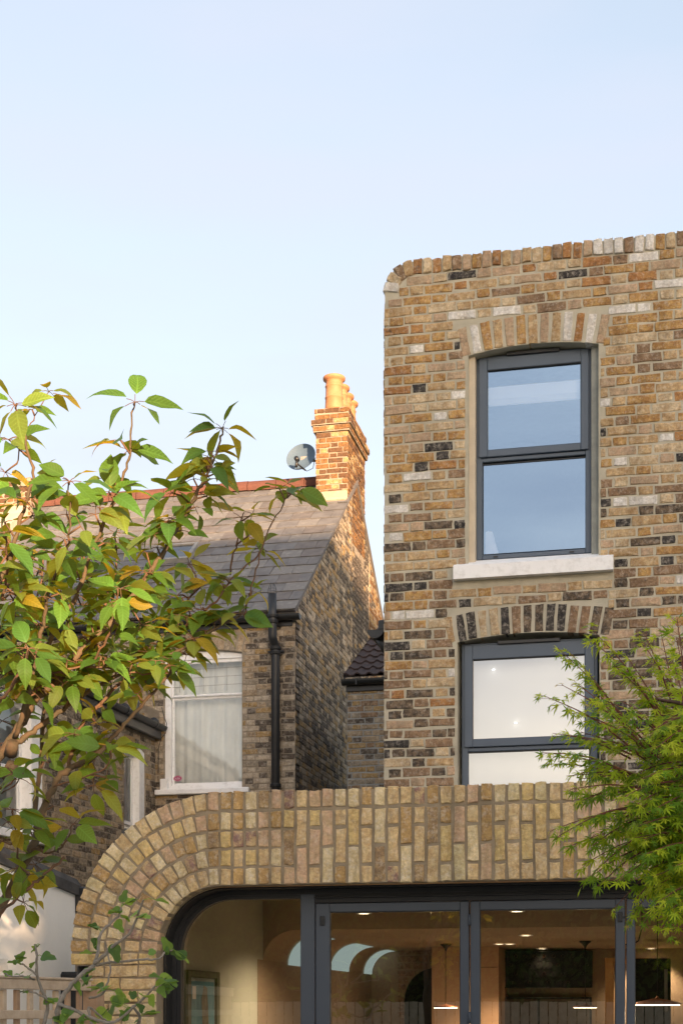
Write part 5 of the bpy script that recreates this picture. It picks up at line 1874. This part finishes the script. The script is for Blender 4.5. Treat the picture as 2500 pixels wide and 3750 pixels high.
def star_mesh(name, mats, lobes, seed, fold=.12):
    """palmate leaf: lobes = list of (angle, length, half width angle)"""
    r = random.Random(seed)
    vs, fs, uvs = [(0, 0, 0)], [], [(0, 0)]
    edge = []
    for k, (an, ln, hw) in enumerate(lobes):
        ln *= r.uniform(.92, 1.08)
        for da, rr in ((-hw, .42 * ln if k == 0 else None), (-hw * .42, .62 * ln), (0, ln), (hw * .42, .62 * ln)):
            if rr is None: continue
            edge.append((an + da, rr))
        nxt = lobes[k + 1] if k + 1 < len(lobes) else None
        if nxt:
            edge.append(((an + nxt[0]) / 2, .30 * min(ln, nxt[1])))
        else:
            edge.append((an + hw, .42 * ln))
    for an, rr in edge:
        z = -rr * rr * 4.5 * r.uniform(.6, 1.4) + fold * rr * math.sin(an * 2.5)
        vs.append((rr * math.sin(an), rr * math.cos(an), z))
        uvs.append((math.sin(an), rr))
    n = len(edge)
    for k in range(n - 1):
        fs.append((0, k + 2, k + 1))
    me = bpy.data.meshes.new(name)
    me.from_pydata(vs, [], fs)
    for m_ in mats: me.materials.append(m_)
    me.update()
    return me, np.array(vs), fs, np.array(uvs)
def leaf_matrix(p, d, roll=0.0, s=1.0, upv=None):
    """leaf base at p, growing along d, its face as near to up as it can be, then rolled"""
    y = Vector(d).normalized()
    up = Vector(upv or (0, 0, 1))
    x = y.cross(up)
    if x.length < .1: x = y.orthogonal()
    x.normalize()
    z = x.cross(y)
    Mx = Matrix(((x.x, y.x, z.x), (x.y, y.y, z.y), (x.z, y.z, z.z))) @ Matrix.Rotation(roll, 3, 'Y')
    return Matrix.Translation(Vector(p)) @ (Mx * s).to_4x4()
class Leaves:
    def __init__(s):
        s.items = []
    def add(s, lib, mat, M, size):
        p = proj(M.translation)
        sc = 0
        if p and -60 < p[0] < 2560 and 0 < p[1] < 3800:
            sc = size / p[2] + rnd.random() * .002
        s.items.append((sc, lib, mat, M))
    def emit(s, parent, limit, name='leaf', stuff='foliage'):
        s.items.sort(key=lambda t: -t[0])
        for sc, lib, mat, M in s.items[:limit]:
            inst(name, lib[0], M, parent, mat)
        rest = s.items[limit:]
        if not rest: return
        mats, mi, vs, fs, uvs, b = [], [], [], [], [], 0
        for sc, lib, mat, M in rest:
            if mat not in mats: mats.append(mat)
            a = np.array(M)
            vs.append(lib[1] @ a[:3, :3].T + a[:3, 3])
            for f in lib[2]:
                fs.append(tuple(i + b for i in f))
            mi += [mats.index(mat)] * len(lib[2])
            uvs.append(lib[3])
            b += len(lib[1])
        me = bpy.data.meshes.new(stuff)
        me.from_pydata(np.concatenate(vs).tolist(), [], fs)
        for m_ in mats: me.materials.append(m_)
        uvl = me.uv_layers.new(name='UVMap')
        idx = np.zeros(len(me.loops), dtype=np.int32)
        me.loops.foreach_get('vertex_index', idx)
        uvl.data.foreach_set('uv', np.concatenate(uvs)[idx].astype(np.float32).ravel())
        me.polygons.foreach_set('material_index', mi)
        me.polygons.foreach_set('use_smooth', [True] * len(fs))
        me.update()
        o = bpy.data.objects.new(stuff, me)
        COL.objects.link(o); reg(o); par(o, parent)
        o['kind'] = 'stuff'
def spline(pts, n=6):
    """Catmull-Rom through points"""
    P = [pts[0]] + list(pts) + [pts[-1]]
    out = []
    for i in range(1, len(P) - 2):
        p0, p1, p2, p3 = P[i - 1], P[i], P[i + 1], P[i + 2]
        for k in range(n):
            t = k / n
            out.append(.5 * ((2 * p1) + (p2 - p0) * t + (2 * p0 - 5 * p1 + 4 * p2 - p3) * t * t + (3 * p1 - p0 - 3 * p2 + p3) * t ** 3))
    out.append(P[-2])
    return out
def bark(name, c, c2):
    return rough_mat(name, c, c2, scale=30, rough=.8, bump=.8, bump_scale=70, bdist=.004)

# --- cherry tree at the left
M_CHBARK = bark('cherry_bark', (.14, .092, .055), (.10, .082, .05))
M_CHTWIG = bark('cherry_twig', (.18, .09, .05), (.11, .075, .045))
CH_MATS = [leaf_mat('cherry_leaf', (.075, .18, .026), (.055, .14, .022), (.64, .56, .02), .33),
           leaf_mat('cherry_leaf_dark', (.045, .125, .024), (.058, .15, .025), (.50, .50, .02), .27),
           leaf_mat('cherry_leaf_light', (.15, .25, .045), (.12, .21, .04), (.92, .58, .02), .42),
           leaf_mat('cherry_leaf_yellow', (.30, .22, .02), (.22, .2, .02), (.62, .42, .03), .45)]
CH_LIB = [leaf_mesh('leaf', [None], .110, w, dr, fo, tw, sd) for sd, (w, dr, fo, tw) in enumerate(((.24, .45, .30, .2), (.27, .7, .22, -.3), (.23, .25, .4, .1), (.26, 1.0, .25, .35), (.25, .55, .15, -.15), (.22, .8, .35, .25), (.28, .35, .25, -.35), (.24, 1.2, .3, 0)))]
CHD = 5.0
cherry = empty('cherry_tree', tuple(Vector((atd(-60, 3300, CHD).x, atd(-60, 3300, CHD).y, 0))), 'young cherry tree with drooping toothed leaves partly lit yellow by the low sun', 'tree')
def P_(pts, dd):
    """photo points with a depth that drifts along the branch"""
    out = []
    for i, (x, y) in enumerate(pts):
        t = i / max(1, len(pts) - 1)
        out.append(atd(x, y, CHD + dd[0] + (dd[1] - dd[0]) * t))
    return out
BR = [
    ([(-90, 2960), (-40, 2830), (0, 2775), (45, 2700), (85, 2640), (130, 2560), (210, 2493), (323, 2359), (449, 2233), (519, 2142), (575, 2058), (631, 1959), (680, 1882), (730, 1791), (758, 1735), (779, 1693), (807, 1616), (821, 1560)], (0, .15), .030, .0045),
    ([(85, 2640), (120, 2500), (175, 2359), (267, 2205), (309, 2100), (351, 1987), (407, 1854), (449, 1749), (477, 1665), (477, 1581), (493, 1475)], (0, -.25), .017, .004),
    ([(60, 2700), (100, 2560), (140, 2387), (168, 2226), (189, 2142), (231, 2044), (256, 1959), (254, 1772)], (0, -.55), .014, .0035),
    ([(-60, 2350), (0, 2135), (42, 2044), (56, 1973), (91, 1847), (123, 1749), (105, 1651), (77, 1546), (56, 1482)], (-.3, -.5), .015, .004),
    ([(54, 2724), (110, 2690), (179, 2635), (268, 2572), (379, 2501), (491, 2452), (580, 2412), (696, 2358), (790, 2300), (880, 2254), (915, 2170)], (0, .35), .017, .004),
    ([(241, 2827), (277, 2715), (321, 2621), (393, 2550), (491, 2456), (616, 2345), (708, 2268), (807, 2184), (849, 2121), (940, 2037), (952, 1995)], (.1, .45), .012, .0035),
    ([(-80, 3480), (20, 3290), (110, 3130), (138, 3037), (161, 2961), (196, 2880), (237, 2827), (321, 2787), (379, 2742), (402, 2715), (446, 2666), (513, 2590), (603, 2492), (655, 2430)], (.1, .1), .030, .006),
    ([(138, 3037), (129, 2947), (138, 2858), (152, 2769), (160, 2612), (180, 2480)], (.1, .3), .018, .009),
    ([(842, 2107), (862, 2010), (877, 1930), (891, 1878)], (.42, .35), .006, .003),
    ([(895, 2262), (930, 2120), (968, 1973), (1038, 1847), (1056, 1800)], (.3, .25), .005, .003),
    ([(-20, 2905), (40, 2868), (90, 2826)], (-.1, -.2), .006, .003),
    ([(350, 2740), (345, 2800), (344, 2880)], (.15, .05), .004, .002),
    ([(200, 2880), (330, 2840), (395, 2800), (405, 2740)], (.05, -.1), .005, .003),
    ([(240, 3141), (173, 3197), (128, 3233), (60, 3290), (-20, 3365)], (0, 0), .007, .009),
    ([(120, 3110), (200, 3120), (250, 3075), (268, 3012)], (.05, -.05), .008, .003),
    ([(105, 2376), (96, 2420), (40, 2520), (-10, 2580)], (-.4, -.2), .006, .009),
    ([(-40, 2420), (60, 2470), (190, 2462), (330, 2440), (470, 2462), (600, 2468), (672, 2450)], (-.1, .1), .009, .003),
    ([(161, 2015), (150, 2130), (120, 2260), (80, 2420)], (.3, .15), .004, .007),
    ([(421, 1952), (426, 2060), (400, 2150), (360, 2300)], (.25, .1), .004, .007),
    ([(694, 2065), (720, 2140), (680, 2215), (600, 2345)], (.5, .35), .004, .006),
    ([(434, 2160), (420, 2250), (380, 2360), (330, 2440)], (-.2, 0), .004, .007),
    ([(179, 1433), (130, 1520), (90, 1600), (60, 1700)], (.3, .2), .0025, .004),
    ([(14, 1952), (30, 2060), (10, 2200)], (-.6, -.4), .004, .007),
    ([(85, 2827), (60, 2870), (10, 2905)], (-.25, -.1), .003, .004),
    ([(45, 2965), (60, 3040), (72, 3160), (110, 3200)], (-.1, 0), .004, .006),
]
nodes = []
for pts, dd, r0, r1 in BR:
    sp3 = spline(P_(pts, dd), 5)
    # small kinks at the buds
    sp3 = [p + Vector((rnd.uniform(-1, 1), rnd.uniform(-1, 1), rnd.uniform(-1, 1))) * .004 for p in sp3]
    n = len(sp3)
    rad = [.6 * (r0 + (r1 - r0) * (i / (n - 1)) ** .8) for i in range(n)]
    rad = [q * (1.0 + (.22 if i % 3 == 0 and q < .012 else 0)) for i, q in enumerate(rad)]
    m = MB()
    m.tube(sp3, rad, 7)
    m.build('branch', M_CHBARK if r0 > .012 else M_CHTWIG, cherry)
    nodes.append(sp3)
# stems down to the ground, out of the frame
m = MB()
tb = Vector((cherry.location.x, cherry.location.y, 0))
m.tube(spline([tb, tb + Vector((.0, 0, .5)), atd(-150, 3300, CHD), atd(-130, 3080, CHD), atd(-90, 2960, CHD)], 5), [.06, .058, .056, .055, .053, .05, .048, .046, .045, .044, .042, .041, .04, .038, .036, .034, .033, .032, .031, .030, .030], 10)
m.build('trunk', M_CHBARK, cherry)
m = MB()
m.tube([tb + Vector((0, 0, .75)), atd(-130, 3560, CHD + .05), atd(-80, 3480, CHD + .1)], [.045, .036, .03], 9)
m.build('trunk', M_CHBARK, cherry)
m = MB()                                        # sawn stubs
for (x, y), (x2, y2) in (((25, 2845), (48, 2798)), ((40, 2760), (48, 2721))):
    m.tube([atd(x, y, CHD), atd(x2, y2, CHD - .04)], [.022, .019], 10)
m.build('pruned_stub', M_CHBARK, cherry)
cl = Leaves()
ptw = MB()
def cherry_leaf(p, d, sc, mat=None):
    mat = mat or choose([(CH_MATS[0], 44), (CH_MATS[1], 24), (CH_MATS[2], 26), (CH_MATS[3], 6)])
    q = p + d.normalized() * rnd.uniform(.016, .036)
    ptw.tube([p, p.lerp(q, .5) + Vector((0, 0, .002)), q], .0012, 4, caps=False)
    lib = CH_LIB[rnd.randrange(len(CH_LIB))]
    view = Vector((rnd.uniform(-.35, .35), -rnd.uniform(.1, 1.1), .85))
    cl.add(lib, mat, leaf_matrix(q, d, rnd.uniform(-.5, .5), sc, view), .118 * sc)
def rosette(p, axis, n, sc=1.0, mat=None):
    axis = axis.normalized()
    a0 = rnd.random() * 6.28
    o1 = axis.orthogonal().normalized()
    o2 = axis.cross(o1)
    for k in range(n):
        a = a0 + 2 * math.pi * k / n + rnd.uniform(-.35, .35)
        d = (o1 * math.cos(a) + o2 * math.sin(a)) + axis * rnd.uniform(-.15, .45)
        d.y *= .75
        d.z = d.z * .4 + rnd.uniform(-.28, .2)
        cherry_leaf(p, d, sc * rnd.uniform(.72, 1.12), mat)
ROS = [(56, 1482), (32, 1609), (495, 1472), (474, 1651), (256, 1763), (814, 1570), (754, 1707), (631, 1805), (730, 1805), (884, 1896), (1052, 1805), (947, 2009), (694, 2065), (828, 2121), (414, 1819), (708, 2338), (610, 1910), (421, 1952), (231, 2030), (91, 1833), (14, 1952), (161, 2015), (337, 2051), (505, 2128), (442, 2156), (435, 2205), (737, 2233), (877, 2247), (617, 2338), (308, 2336), (196, 2394), (103, 2376), (379, 2420), (576, 2358), (620, 2447), (504, 2541), (353, 2648), (272, 2688), (406, 2737), (330, 2742), (344, 2876), (85, 2827), (205, 2715), (45, 2965), (268, 3019), (22, 2465), (192, 2496), (87, 3304), (128, 3166), (560, 1960), (20, 1730), (60, 2180), (140, 2290), (250, 2280), (-10, 2300), (60, 2560), (10, 2640), (280, 2420), (160, 2150), (520, 2290), (650, 2180), (800, 2270), (60, 3180), (10, 3080)]
allp = [(p, sp3[max(0, i - 2)], sp3[min(len(sp3) - 1, i + 2)]) for sp3 in nodes for i, p in enumerate(sp3)]
pj = [proj(t[0]) for t in allp]
for (x, y) in ROS:
    best = min(range(len(allp)), key=lambda i: (pj[i][0] - x) ** 2 + (pj[i][1] - y) ** 2 if pj[i] else 1e12)
    bp, ba, bb = allp[best]
    d = pj[best][2]
    p = atd(x, y, d + rnd.uniform(-.06, .06))
    ax = (p - bp)
    if ax.length < .02: ax = bb - ba
    elif ax.length > .01:
        ptw.tube([bp, bp.lerp(p, .5) + Vector((0, 0, rnd.uniform(-.01, .01))), p], [.0035, .003, .0025], 5)
    ax = ax.normalized() + Vector((0, 0, .5))
    rosette(p, ax, rnd.choice((5, 6, 7, 7)), 1.04 if y < 2000 else .98)
# spur shoots along the branches
for bi, sp3 in enumerate(nodes):
    for i in range(3, len(sp3) - 2):
        p = sp3[i]; q = proj(p)
        if not q: continue
        dens = .28 if q[1] < 1900 else .56 if q[0] < 760 and q[1] < 2480 else .24 if q[1] < 2620 else .11
        if q[1] < 1640: dens = .06
        if rnd.random() < dens:
            t = (sp3[i + 1] - sp3[i - 1]).normalized()
            o = t.orthogonal().normalized()
            o = Quaternion(t, rnd.random() * 6.28) @ o
            ax = o + Vector((0, 0, .6)) + t * .3
            e = p + ax.normalized() * rnd.uniform(.02, .06)
            ptw.tube([p, e], [.0035, .0028], 5)
            rosette(e, ax, rnd.choice((2, 3, 3, 4)), rnd.uniform(.7, .92))
# extra shoots filling the thick of the crown
for k in range(66):
    x, y = rnd.uniform(-60, 640), rnd.uniform(2080, 2520)
    if x > 520 and y < 2250: continue
    best = min(range(len(allp)), key=lambda i: (pj[i][0] - x) ** 2 + (pj[i][1] - y) ** 2 if pj[i] else 1e12)
    bp = allp[best][0]
    p = atd(x, y, pj[best][2] + rnd.uniform(.05, .4))
    ptw.tube([bp, bp.lerp(p, .6) + Vector((0, 0, .02)), p], [.004, .0032, .0025], 5)
    rosette(p, (p - bp) + Vector((0, 0, .15)), rnd.choice((3, 4, 5)), rnd.uniform(.75, .95), rnd.choice(CH_MATS[:2]))
rosette(atd(179, 1433, CHD + .3), Vector((.3, 0, 1)), 4, .75, CH_MATS[2])
cherry_leaf(atd(195, 1440, CHD + .28), Vector((1, .1, -.3)), .9, CH_MATS[3])
cl.emit(cherry, 300)
ptw.build('twig', M_CHTWIG, cherry, kind='stuff')

# --- japanese maple at the right
M_MPBARK = bark('maple_bark', (.10, .05, .04), (.07, .05, .035))
M_MPTWIG = bark('maple_twig', (.22, .07, .05), (.13, .07, .04))
MP_MATS = [leaf_mat('maple_leaf', (.30, .42, .022), (.23, .36, .018), (.60, .64, .02), .44, veins=False),
           leaf_mat('maple_leaf_bright', (.50, .56, .035), (.42, .50, .03), (.62, .66, .04), .42, veins=False),
           leaf_mat('maple_leaf_dark', (.13, .25, .02), (.10, .21, .018), (.36, .50, .02), .38, veins=False),
           leaf_mat('maple_leaf_tip', (.48, .33, .13), (.40, .36, .09), (.6, .42, .12), .4, veins=False)]
LOB = [(-2.1, .5, .2), (-1.35, .8, .22), (-.65, .97, .23), (0, 1.05, .23), (.65, .97, .23), (1.35, .8, .22), (2.1, .5, .2)]
MP_LIB = [star_mesh('leaf', [None], [(a * q, l * .050, h * 1.25) for a, l, h in LOB], sd, fo) for sd, (q, fo) in enumerate(((1, .1), (.85, .25), (1.05, -.1), (.7, .3), (.95, 0), (.8, -.2)))]
MPD = 6.0
mp_root = atd(2790, 3300, MPD + .2)
maple = empty('japanese_maple', (mp_root.x, mp_root.y, 0), 'bright green japanese maple with fine starry leaves at the right edge', 'tree')
ml = Leaves()
mtw = MB()
def maple_spray(tip, base, dens, size, tipbright):
    """a fine shoot from base to tip (photo points with depth) carrying opposite pairs of leaves"""
    pa, pb = base, tip
    mid = pa.lerp(pb, .5) + Vector((0, 0, .06 * (pb - pa).length))
    pts = spline([pa, mid, pb], 6)
    n = len(pts)
    mtw.tube(pts, [.0045 - .0034 * i / (n - 1) for i in range(n)], 5)
    L_ = (pb - pa).length
    k = max(4, int(L_ * dens))
    for i in range(k):
        t = .12 + .88 * (i + rnd.random() * .5) / k
        f = t * (n - 1); j = min(int(f), n - 2)
        p = pts[j].lerp(pts[j + 1], f - j)
        ax = (pts[j + 1] - pts[j]).normalized()
        side = ax.cross(Vector((0, 0, 1)))
        side = side.normalized() if side.length > .05 else Vector((1, 0, 0))
        for sg in (-1, 1):
            if rnd.random() < .12: continue
            d = side * sg * rnd.uniform(.4, 1.1) + ax * rnd.uniform(.2, 1.0) + Vector((0, 0, rnd.uniform(-.55, .15)))
            pl = rnd.uniform(.015, .05)
            q = p + d.normalized() * pl
            mtw.tube([p, q], .0008, 3, caps=False)
            bright = tipbright * (.3 + .7 * t)
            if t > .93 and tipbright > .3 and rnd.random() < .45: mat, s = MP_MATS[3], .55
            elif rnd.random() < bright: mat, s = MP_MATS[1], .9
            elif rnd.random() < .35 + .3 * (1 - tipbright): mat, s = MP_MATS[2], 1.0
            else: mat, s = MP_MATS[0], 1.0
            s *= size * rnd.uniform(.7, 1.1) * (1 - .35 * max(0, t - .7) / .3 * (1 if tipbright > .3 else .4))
            up = Vector((rnd.uniform(-.5, .5), rnd.uniform(-1.7, -.2), 1))
            ml.add(MP_LIB[rnd.randrange(len(MP_LIB))], mat, leaf_matrix(q, d + Vector((0, 0, -.25)), rnd.uniform(-.5, .5), s, up), .045 * s)
TIPS = [((2033, 2373), (2360, 2760), .55), ((2140, 2327), (2420, 2620), .6), ((2000, 2547), (2330, 2740), .6), ((1982, 2756), (2300, 2830), .4), ((2007, 2797), (2290, 2850), .4), ((2022, 2685), (2330, 2790), .5), ((2010, 3040), (2330, 2960), .45), ((2135, 3226), (2400, 3060), .3), ((2250, 3335), (2480, 3130), .35), ((2360, 3374), (2530, 3200), .35), ((2415, 2300), (2520, 2760), .8), ((2334, 2310), (2500, 2640), .7), ((2470, 2330), (2560, 2700), .9), ((2240, 2430), (2460, 2700), .6), ((2100, 2500), (2420, 2760), .6), ((2080, 2600), (2390, 2760), .5), ((2130, 2680), (2420, 2800), .4), ((2090, 3100), (2360, 3010), .25), ((2110, 2930), (2380, 2890), .3), ((2090, 2890), (2400, 2870), .5), ((2120, 3170), (2400, 3040), .2), ((2240, 3230), (2470, 3090), .2), ((2330, 3290), (2520, 3140), .3), ((2440, 3420), (2560, 3230), .35), ((2120, 2830), (2400, 2850), .35), ((2200, 2560), (2450, 2740), .6), ((2300, 2480), (2500, 2720), .7), ((2380, 2420), (2530, 2700), .75), ((2170, 2990), (2420, 2950), .5), ((2180, 3060), (2420, 3000), .3), ((2480, 3340), (2590, 3180), .3)]
boughs = []
for y0, y1 in ((2700, 2760), (2850, 2880), (3000, 2980), (3120, 3060), (2600, 2560), (3200, 3150)):
    for dz in (-.25, .3):
        a = atd(2760, y0 + 140, MPD + .2); c = atd(2360 + rnd.uniform(-30, 60), y1, MPD + dz)
        b = a.lerp(c, .5) + Vector((0, 0, .05))
        pts = spline([a, b, c], 7)
        m = MB(); m.tube(pts, [.016 - .011 * i / (len(pts) - 1) for i in range(len(pts))], 7); m.build('branch', M_MPBARK, maple)
        boughs.append(pts)
m = MB(); m.tube([Vector((mp_root.x, mp_root.y, 0)), Vector((mp_root.x, mp_root.y, 1.0)), mp_root + Vector((0, 0, .3)), atd(2760, 2740, MPD + .2)], [.05, .045, .035, .02], 10); m.build('trunk', M_MPBARK, maple)
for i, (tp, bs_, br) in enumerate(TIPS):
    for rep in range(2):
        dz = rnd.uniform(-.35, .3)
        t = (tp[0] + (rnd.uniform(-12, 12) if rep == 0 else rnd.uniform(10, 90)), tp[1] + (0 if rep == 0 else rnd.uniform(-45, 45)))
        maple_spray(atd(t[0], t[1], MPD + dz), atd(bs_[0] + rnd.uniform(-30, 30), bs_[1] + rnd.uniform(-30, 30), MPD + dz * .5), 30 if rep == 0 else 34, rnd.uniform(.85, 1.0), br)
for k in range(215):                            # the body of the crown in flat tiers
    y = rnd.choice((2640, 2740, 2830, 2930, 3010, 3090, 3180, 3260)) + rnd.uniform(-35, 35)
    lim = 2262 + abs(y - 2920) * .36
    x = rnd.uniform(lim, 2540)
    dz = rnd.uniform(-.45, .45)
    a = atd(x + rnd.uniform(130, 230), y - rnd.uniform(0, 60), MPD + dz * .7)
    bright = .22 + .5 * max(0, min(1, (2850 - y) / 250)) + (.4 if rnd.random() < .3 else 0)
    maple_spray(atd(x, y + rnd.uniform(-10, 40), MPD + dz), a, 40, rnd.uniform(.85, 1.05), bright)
ml.emit(maple, 300)
mtw.build('twig', M_MPTWIG, maple, kind='stuff')

# --- fig sapling in front of the arch
M_FGBARK = bark('fig_bark', (.30, .27, .23), (.20, .17, .13))
FG_MATS = [leaf_mat('fig_leaf', (.115, .22, .045), (.085, .17, .035), (.34, .46, .06), .34, veins=False),
           leaf_mat('fig_leaf_dark', (.055, .12, .035), (.07, .145, .04), (.25, .36, .06), .3, veins=False),
           leaf_mat('fig_leaf_young', (.21, .33, .05), (.16, .28, .05), (.46, .56, .07), .4, veins=False)]
FLB = [(-2.2, .45, .55), (-1.15, .85, .5), (0, 1.05, .5), (1.15, .85, .5), (2.2, .45, .55)]
def fig_mesh(sd, q):
    r = random.Random(sd + 50)
    edge = []
    for k in range(41):
        a = -2.75 + 5.5 * k / 40
        rr = .5 + .5 * max(0, math.cos(a * 2.65)) ** 1.2 if abs(a) < 1.75 else .52
        rr *= (1.0 - .32 * (abs(a) / 2.75) ** 1.5) * r.uniform(.97, 1.03)
        edge.append((a * q, rr * .055))
    vs, fs, uvs = [(0, 0, 0)], [], [(0, 0)]
    for a, rr in edge[::2]:
        vs.append((rr * math.sin(a), .018 + rr * math.cos(a), -rr * rr * 3 * r.uniform(.5, 1.5) + .25 * abs(rr * math.sin(a))))
        uvs.append((math.sin(a), rr))
    for k in range(len(vs) - 2):
        fs.append((0, k + 2, k + 1))
    me = bpy.data.meshes.new('leaf'); me.from_pydata(vs, [], fs); me.materials.append(None)
    me.polygons.foreach_set('use_smooth', [True] * len(fs)); me.update()
    return me, np.array(vs), fs, np.array(uvs)
FG_LIB = [fig_mesh(k, (1, .8, .6, .9)[k % 4]) for k in range(6)]
FGD = 7.0
fig = empty('fig_sapling', tuple(Vector((atd(215, 3745, FGD).x, atd(215, 3745, FGD).y, 0))), 'small fig sapling with bare grey stems and lobed leaves in front of the brick arch', 'shrub')
FB = [([(205, 3800), (209, 3748), (219, 3676), (255, 3615), (306, 3564), (347, 3529), (362, 3465), (378, 3406), (434, 3355), (446, 3322)], (0, .1), .014, .004),
      ([(347, 3529), (385, 3495), (423, 3457), (474, 3421), (510, 3340), (525, 3294)], (0, -.1), .009, .004),
      ([(352, 3534), (423, 3523), (510, 3513), (577, 3513), (602, 3490), (633, 3480)], (0, .15), .006, .004),
      ([(219, 3679), (286, 3707), (357, 3738), (423, 3743), (490, 3687), (531, 3651), (571, 3610), (602, 3585)], (0, -.1), .009, .004),
      ([(165, 3800), (163, 3748), (173, 3676), (138, 3580), (135, 3488), (128, 3457)], (.1, .2), .011, .004),
      ([(138, 3575), (100, 3540), (77, 3529), (56, 3518)], (.15, .1), .005, .003),
      ([(128, 3585), (80, 3576), (41, 3574), (15, 3564)], (.15, .2), .005, .003),
      ([(173, 3660), (140, 3640), (100, 3630), (75, 3632)], (.12, .05), .005, .003),
      ([(326, 3655), (378, 3636), (403, 3560), (398, 3498), (385, 3450)], (.2, .3), .006, .003),
      ([(340, 3760), (325, 3690), (378, 3730), (403, 3740)], (.1, .2), .007, .004),
      ([(490, 3690), (510, 3720), (505, 3760)], (-.05, .1), .006, .008)]
fbp = []
for pts, dd, r0, r1 in FB:
    s3 = spline([atd(x, y, FGD + dd[0] + (dd[1] - dd[0]) * i / (len(pts) - 1)) for i, (x, y) in enumerate(pts)], 5)
    s3 = [p + Vector((rnd.uniform(-1, 1), rnd.uniform(-1, 1), rnd.uniform(-1, 1))) * .003 for p in s3]
    m = MB(); m.tube(s3, [(r0 + (r1 - r0) * i / (len(s3) - 1)) * (1.18 if i % 4 == 0 else 1) for i in range(len(s3))], 7); m.build('branch', M_FGBARK, fig)
    fbp += s3
m = MB(); g0 = atd(205, 3800, FGD); m.tube([Vector((fig.location.x, fig.location.y, 0)), Vector((g0.x, g0.y, .7)), g0], [.022, .018, .014], 8)
g1 = atd(165, 3800, FGD + .1); m.tube([Vector((fig.location.x, fig.location.y, 0)), Vector((g1.x, g1.y, .7)), g1], [.018, .014, .011], 8)
m.build('stem', M_FGBARK, fig)
FLV = [(940, 380), (890, 350), (1170, 380), (830, 450), (960, 480), (860, 560), (670, 560), (690, 690), (620, 750), (830, 750), (1090, 740), (1200, 700), (1300, 770), (870, 1050), (950, 1050), (1170, 1040), (1230, 960), (560, 1000), (700, 1000), (1040, 1060), (1080, 1180), (850, 1100), (900, 1200), (590, 1240), (480, 1190), (430, 1230), (360, 1100), (240, 830), (150, 780), (340, 780), (110, 820), (140, 900), (60, 900), (200, 920), (180, 1030), (250, 720), (1120, 920), (1180, 940), (800, 1180), (740, 1190), (1200, 1010), (1090, 1100), (640, 880), (1020, 490), (900, 500), (680, 1240), (980, 1240), (1010, 1150), (620, 960), (750, 1010)]
fl = Leaves(); ftw = MB()
fpj = [proj(p) for p in fbp]
for (cx, cy) in FLV:
    x, y = cx / 1.96, 3100 + cy / 1.96
    b = min(range(len(fbp)), key=lambda i: (fpj[i][0] - x) ** 2 + (fpj[i][1] - y) ** 2)
    base = fbp[b]
    c = atd(x, y, fpj[b][2] + rnd.uniform(-.06, .06))
    for rep in range(1 if rnd.random() < .55 else 2):
        d = (c - base)
        if rep or d.length < .02: d = Vector((rnd.uniform(-1, 1), rnd.uniform(-1, .3), rnd.uniform(-.4, .5))) * .05
        dn_ = d.normalized()
        q = c - dn_ * .035
        ftw.tube([base, base.lerp(q, .5) + Vector((0, 0, .006)), q], .0016, 4, caps=False)
        sc = rnd.uniform(.8, 1.3)
        fl.add(FG_LIB[rnd.randrange(6)], choose([(FG_MATS[0], 50), (FG_MATS[1], 25), (FG_MATS[2], 25)]), leaf_matrix(q, dn_ + Vector((0, 0, -.2)), rnd.uniform(-.7, .7), sc, (rnd.uniform(-.4, .4), -rnd.uniform(.2, 1.2), .8)), .055 * sc)
fl.emit(fig, 300)
ftw.build('leaf_stalk', FG_MATS[2], fig, kind='stuff')
fr_ = MB()
fc = atd(612, 3482, FGD + .13)
fr_.lathe([(0, .022), (.006, .018), (.013, .004), (.014, -.008), (.009, -.018), (0, -.02)], tuple(fc), 10)
fr_.build('fruit', FG_MATS[0], fig)

# --- unseen hedge added behind the camera, sized to shade low parts; the doors mirror it
HM = leaf_mat('shade_hedge_leaf', (.10, .16, .04), (.07, .12, .03), (.12, .18, .02), .2, veins=False)
vs, fs = [], []
for k in range(24000):
    x = rnd.uniform(-11, 13)
    top_ = 4.1 + .12 * math.sin(x * 1.3) + .1 * math.sin(x * 3.1 + 1)
    z = rnd.uniform(0, 1) ** .8 * top_
    y = -7.6 + rnd.gauss(0, .35)
    a = Vector((x, y, z))
    u = Vector((rnd.gauss(0, 1), rnd.gauss(0, 1), rnd.gauss(0, 1))).normalized() * .085
    v = u.orthogonal().normalized() * .05
    b = len(vs)
    vs += [a - u, a + v, a + u, a - v]
    fs.append((b, b + 1, b + 2, b + 3))
hg = empty('hedge', (1, -7.6, 0), 'unseen tall green hedge added at the end of the garden for shade', 'hedge')
m = MB(); m.quadmesh(vs, fs); m.build('foliage', HM, hg, kind='stuff')
core = []
for i in range(61):
    x = -11 + 24 * i / 60
    core.append((x, 3.85 + .12 * math.sin(x * 1.3) + .1 * math.sin(x * 3.1 + 1)))
m = MB()
m.quadmesh([(x, -7.75, 0) for x, z in core] + [(x, -7.75, z) for x, z in core], [(i, i + 1, 62 + i, 61 + i) for i in range(60)])
m.build('inner_mass', rough_mat('shade_hedge_core', (.02, .035, .01), (.012, .02, .006), scale=6, bump=.5), hg)
m = MB()
for x in range(-11, 14):
    m.tube([(x, -7.6, 0), (x + .1, -7.6, 2.6)], [.05, .02], 6)
m.build('stem', M_CHBARK, hg)
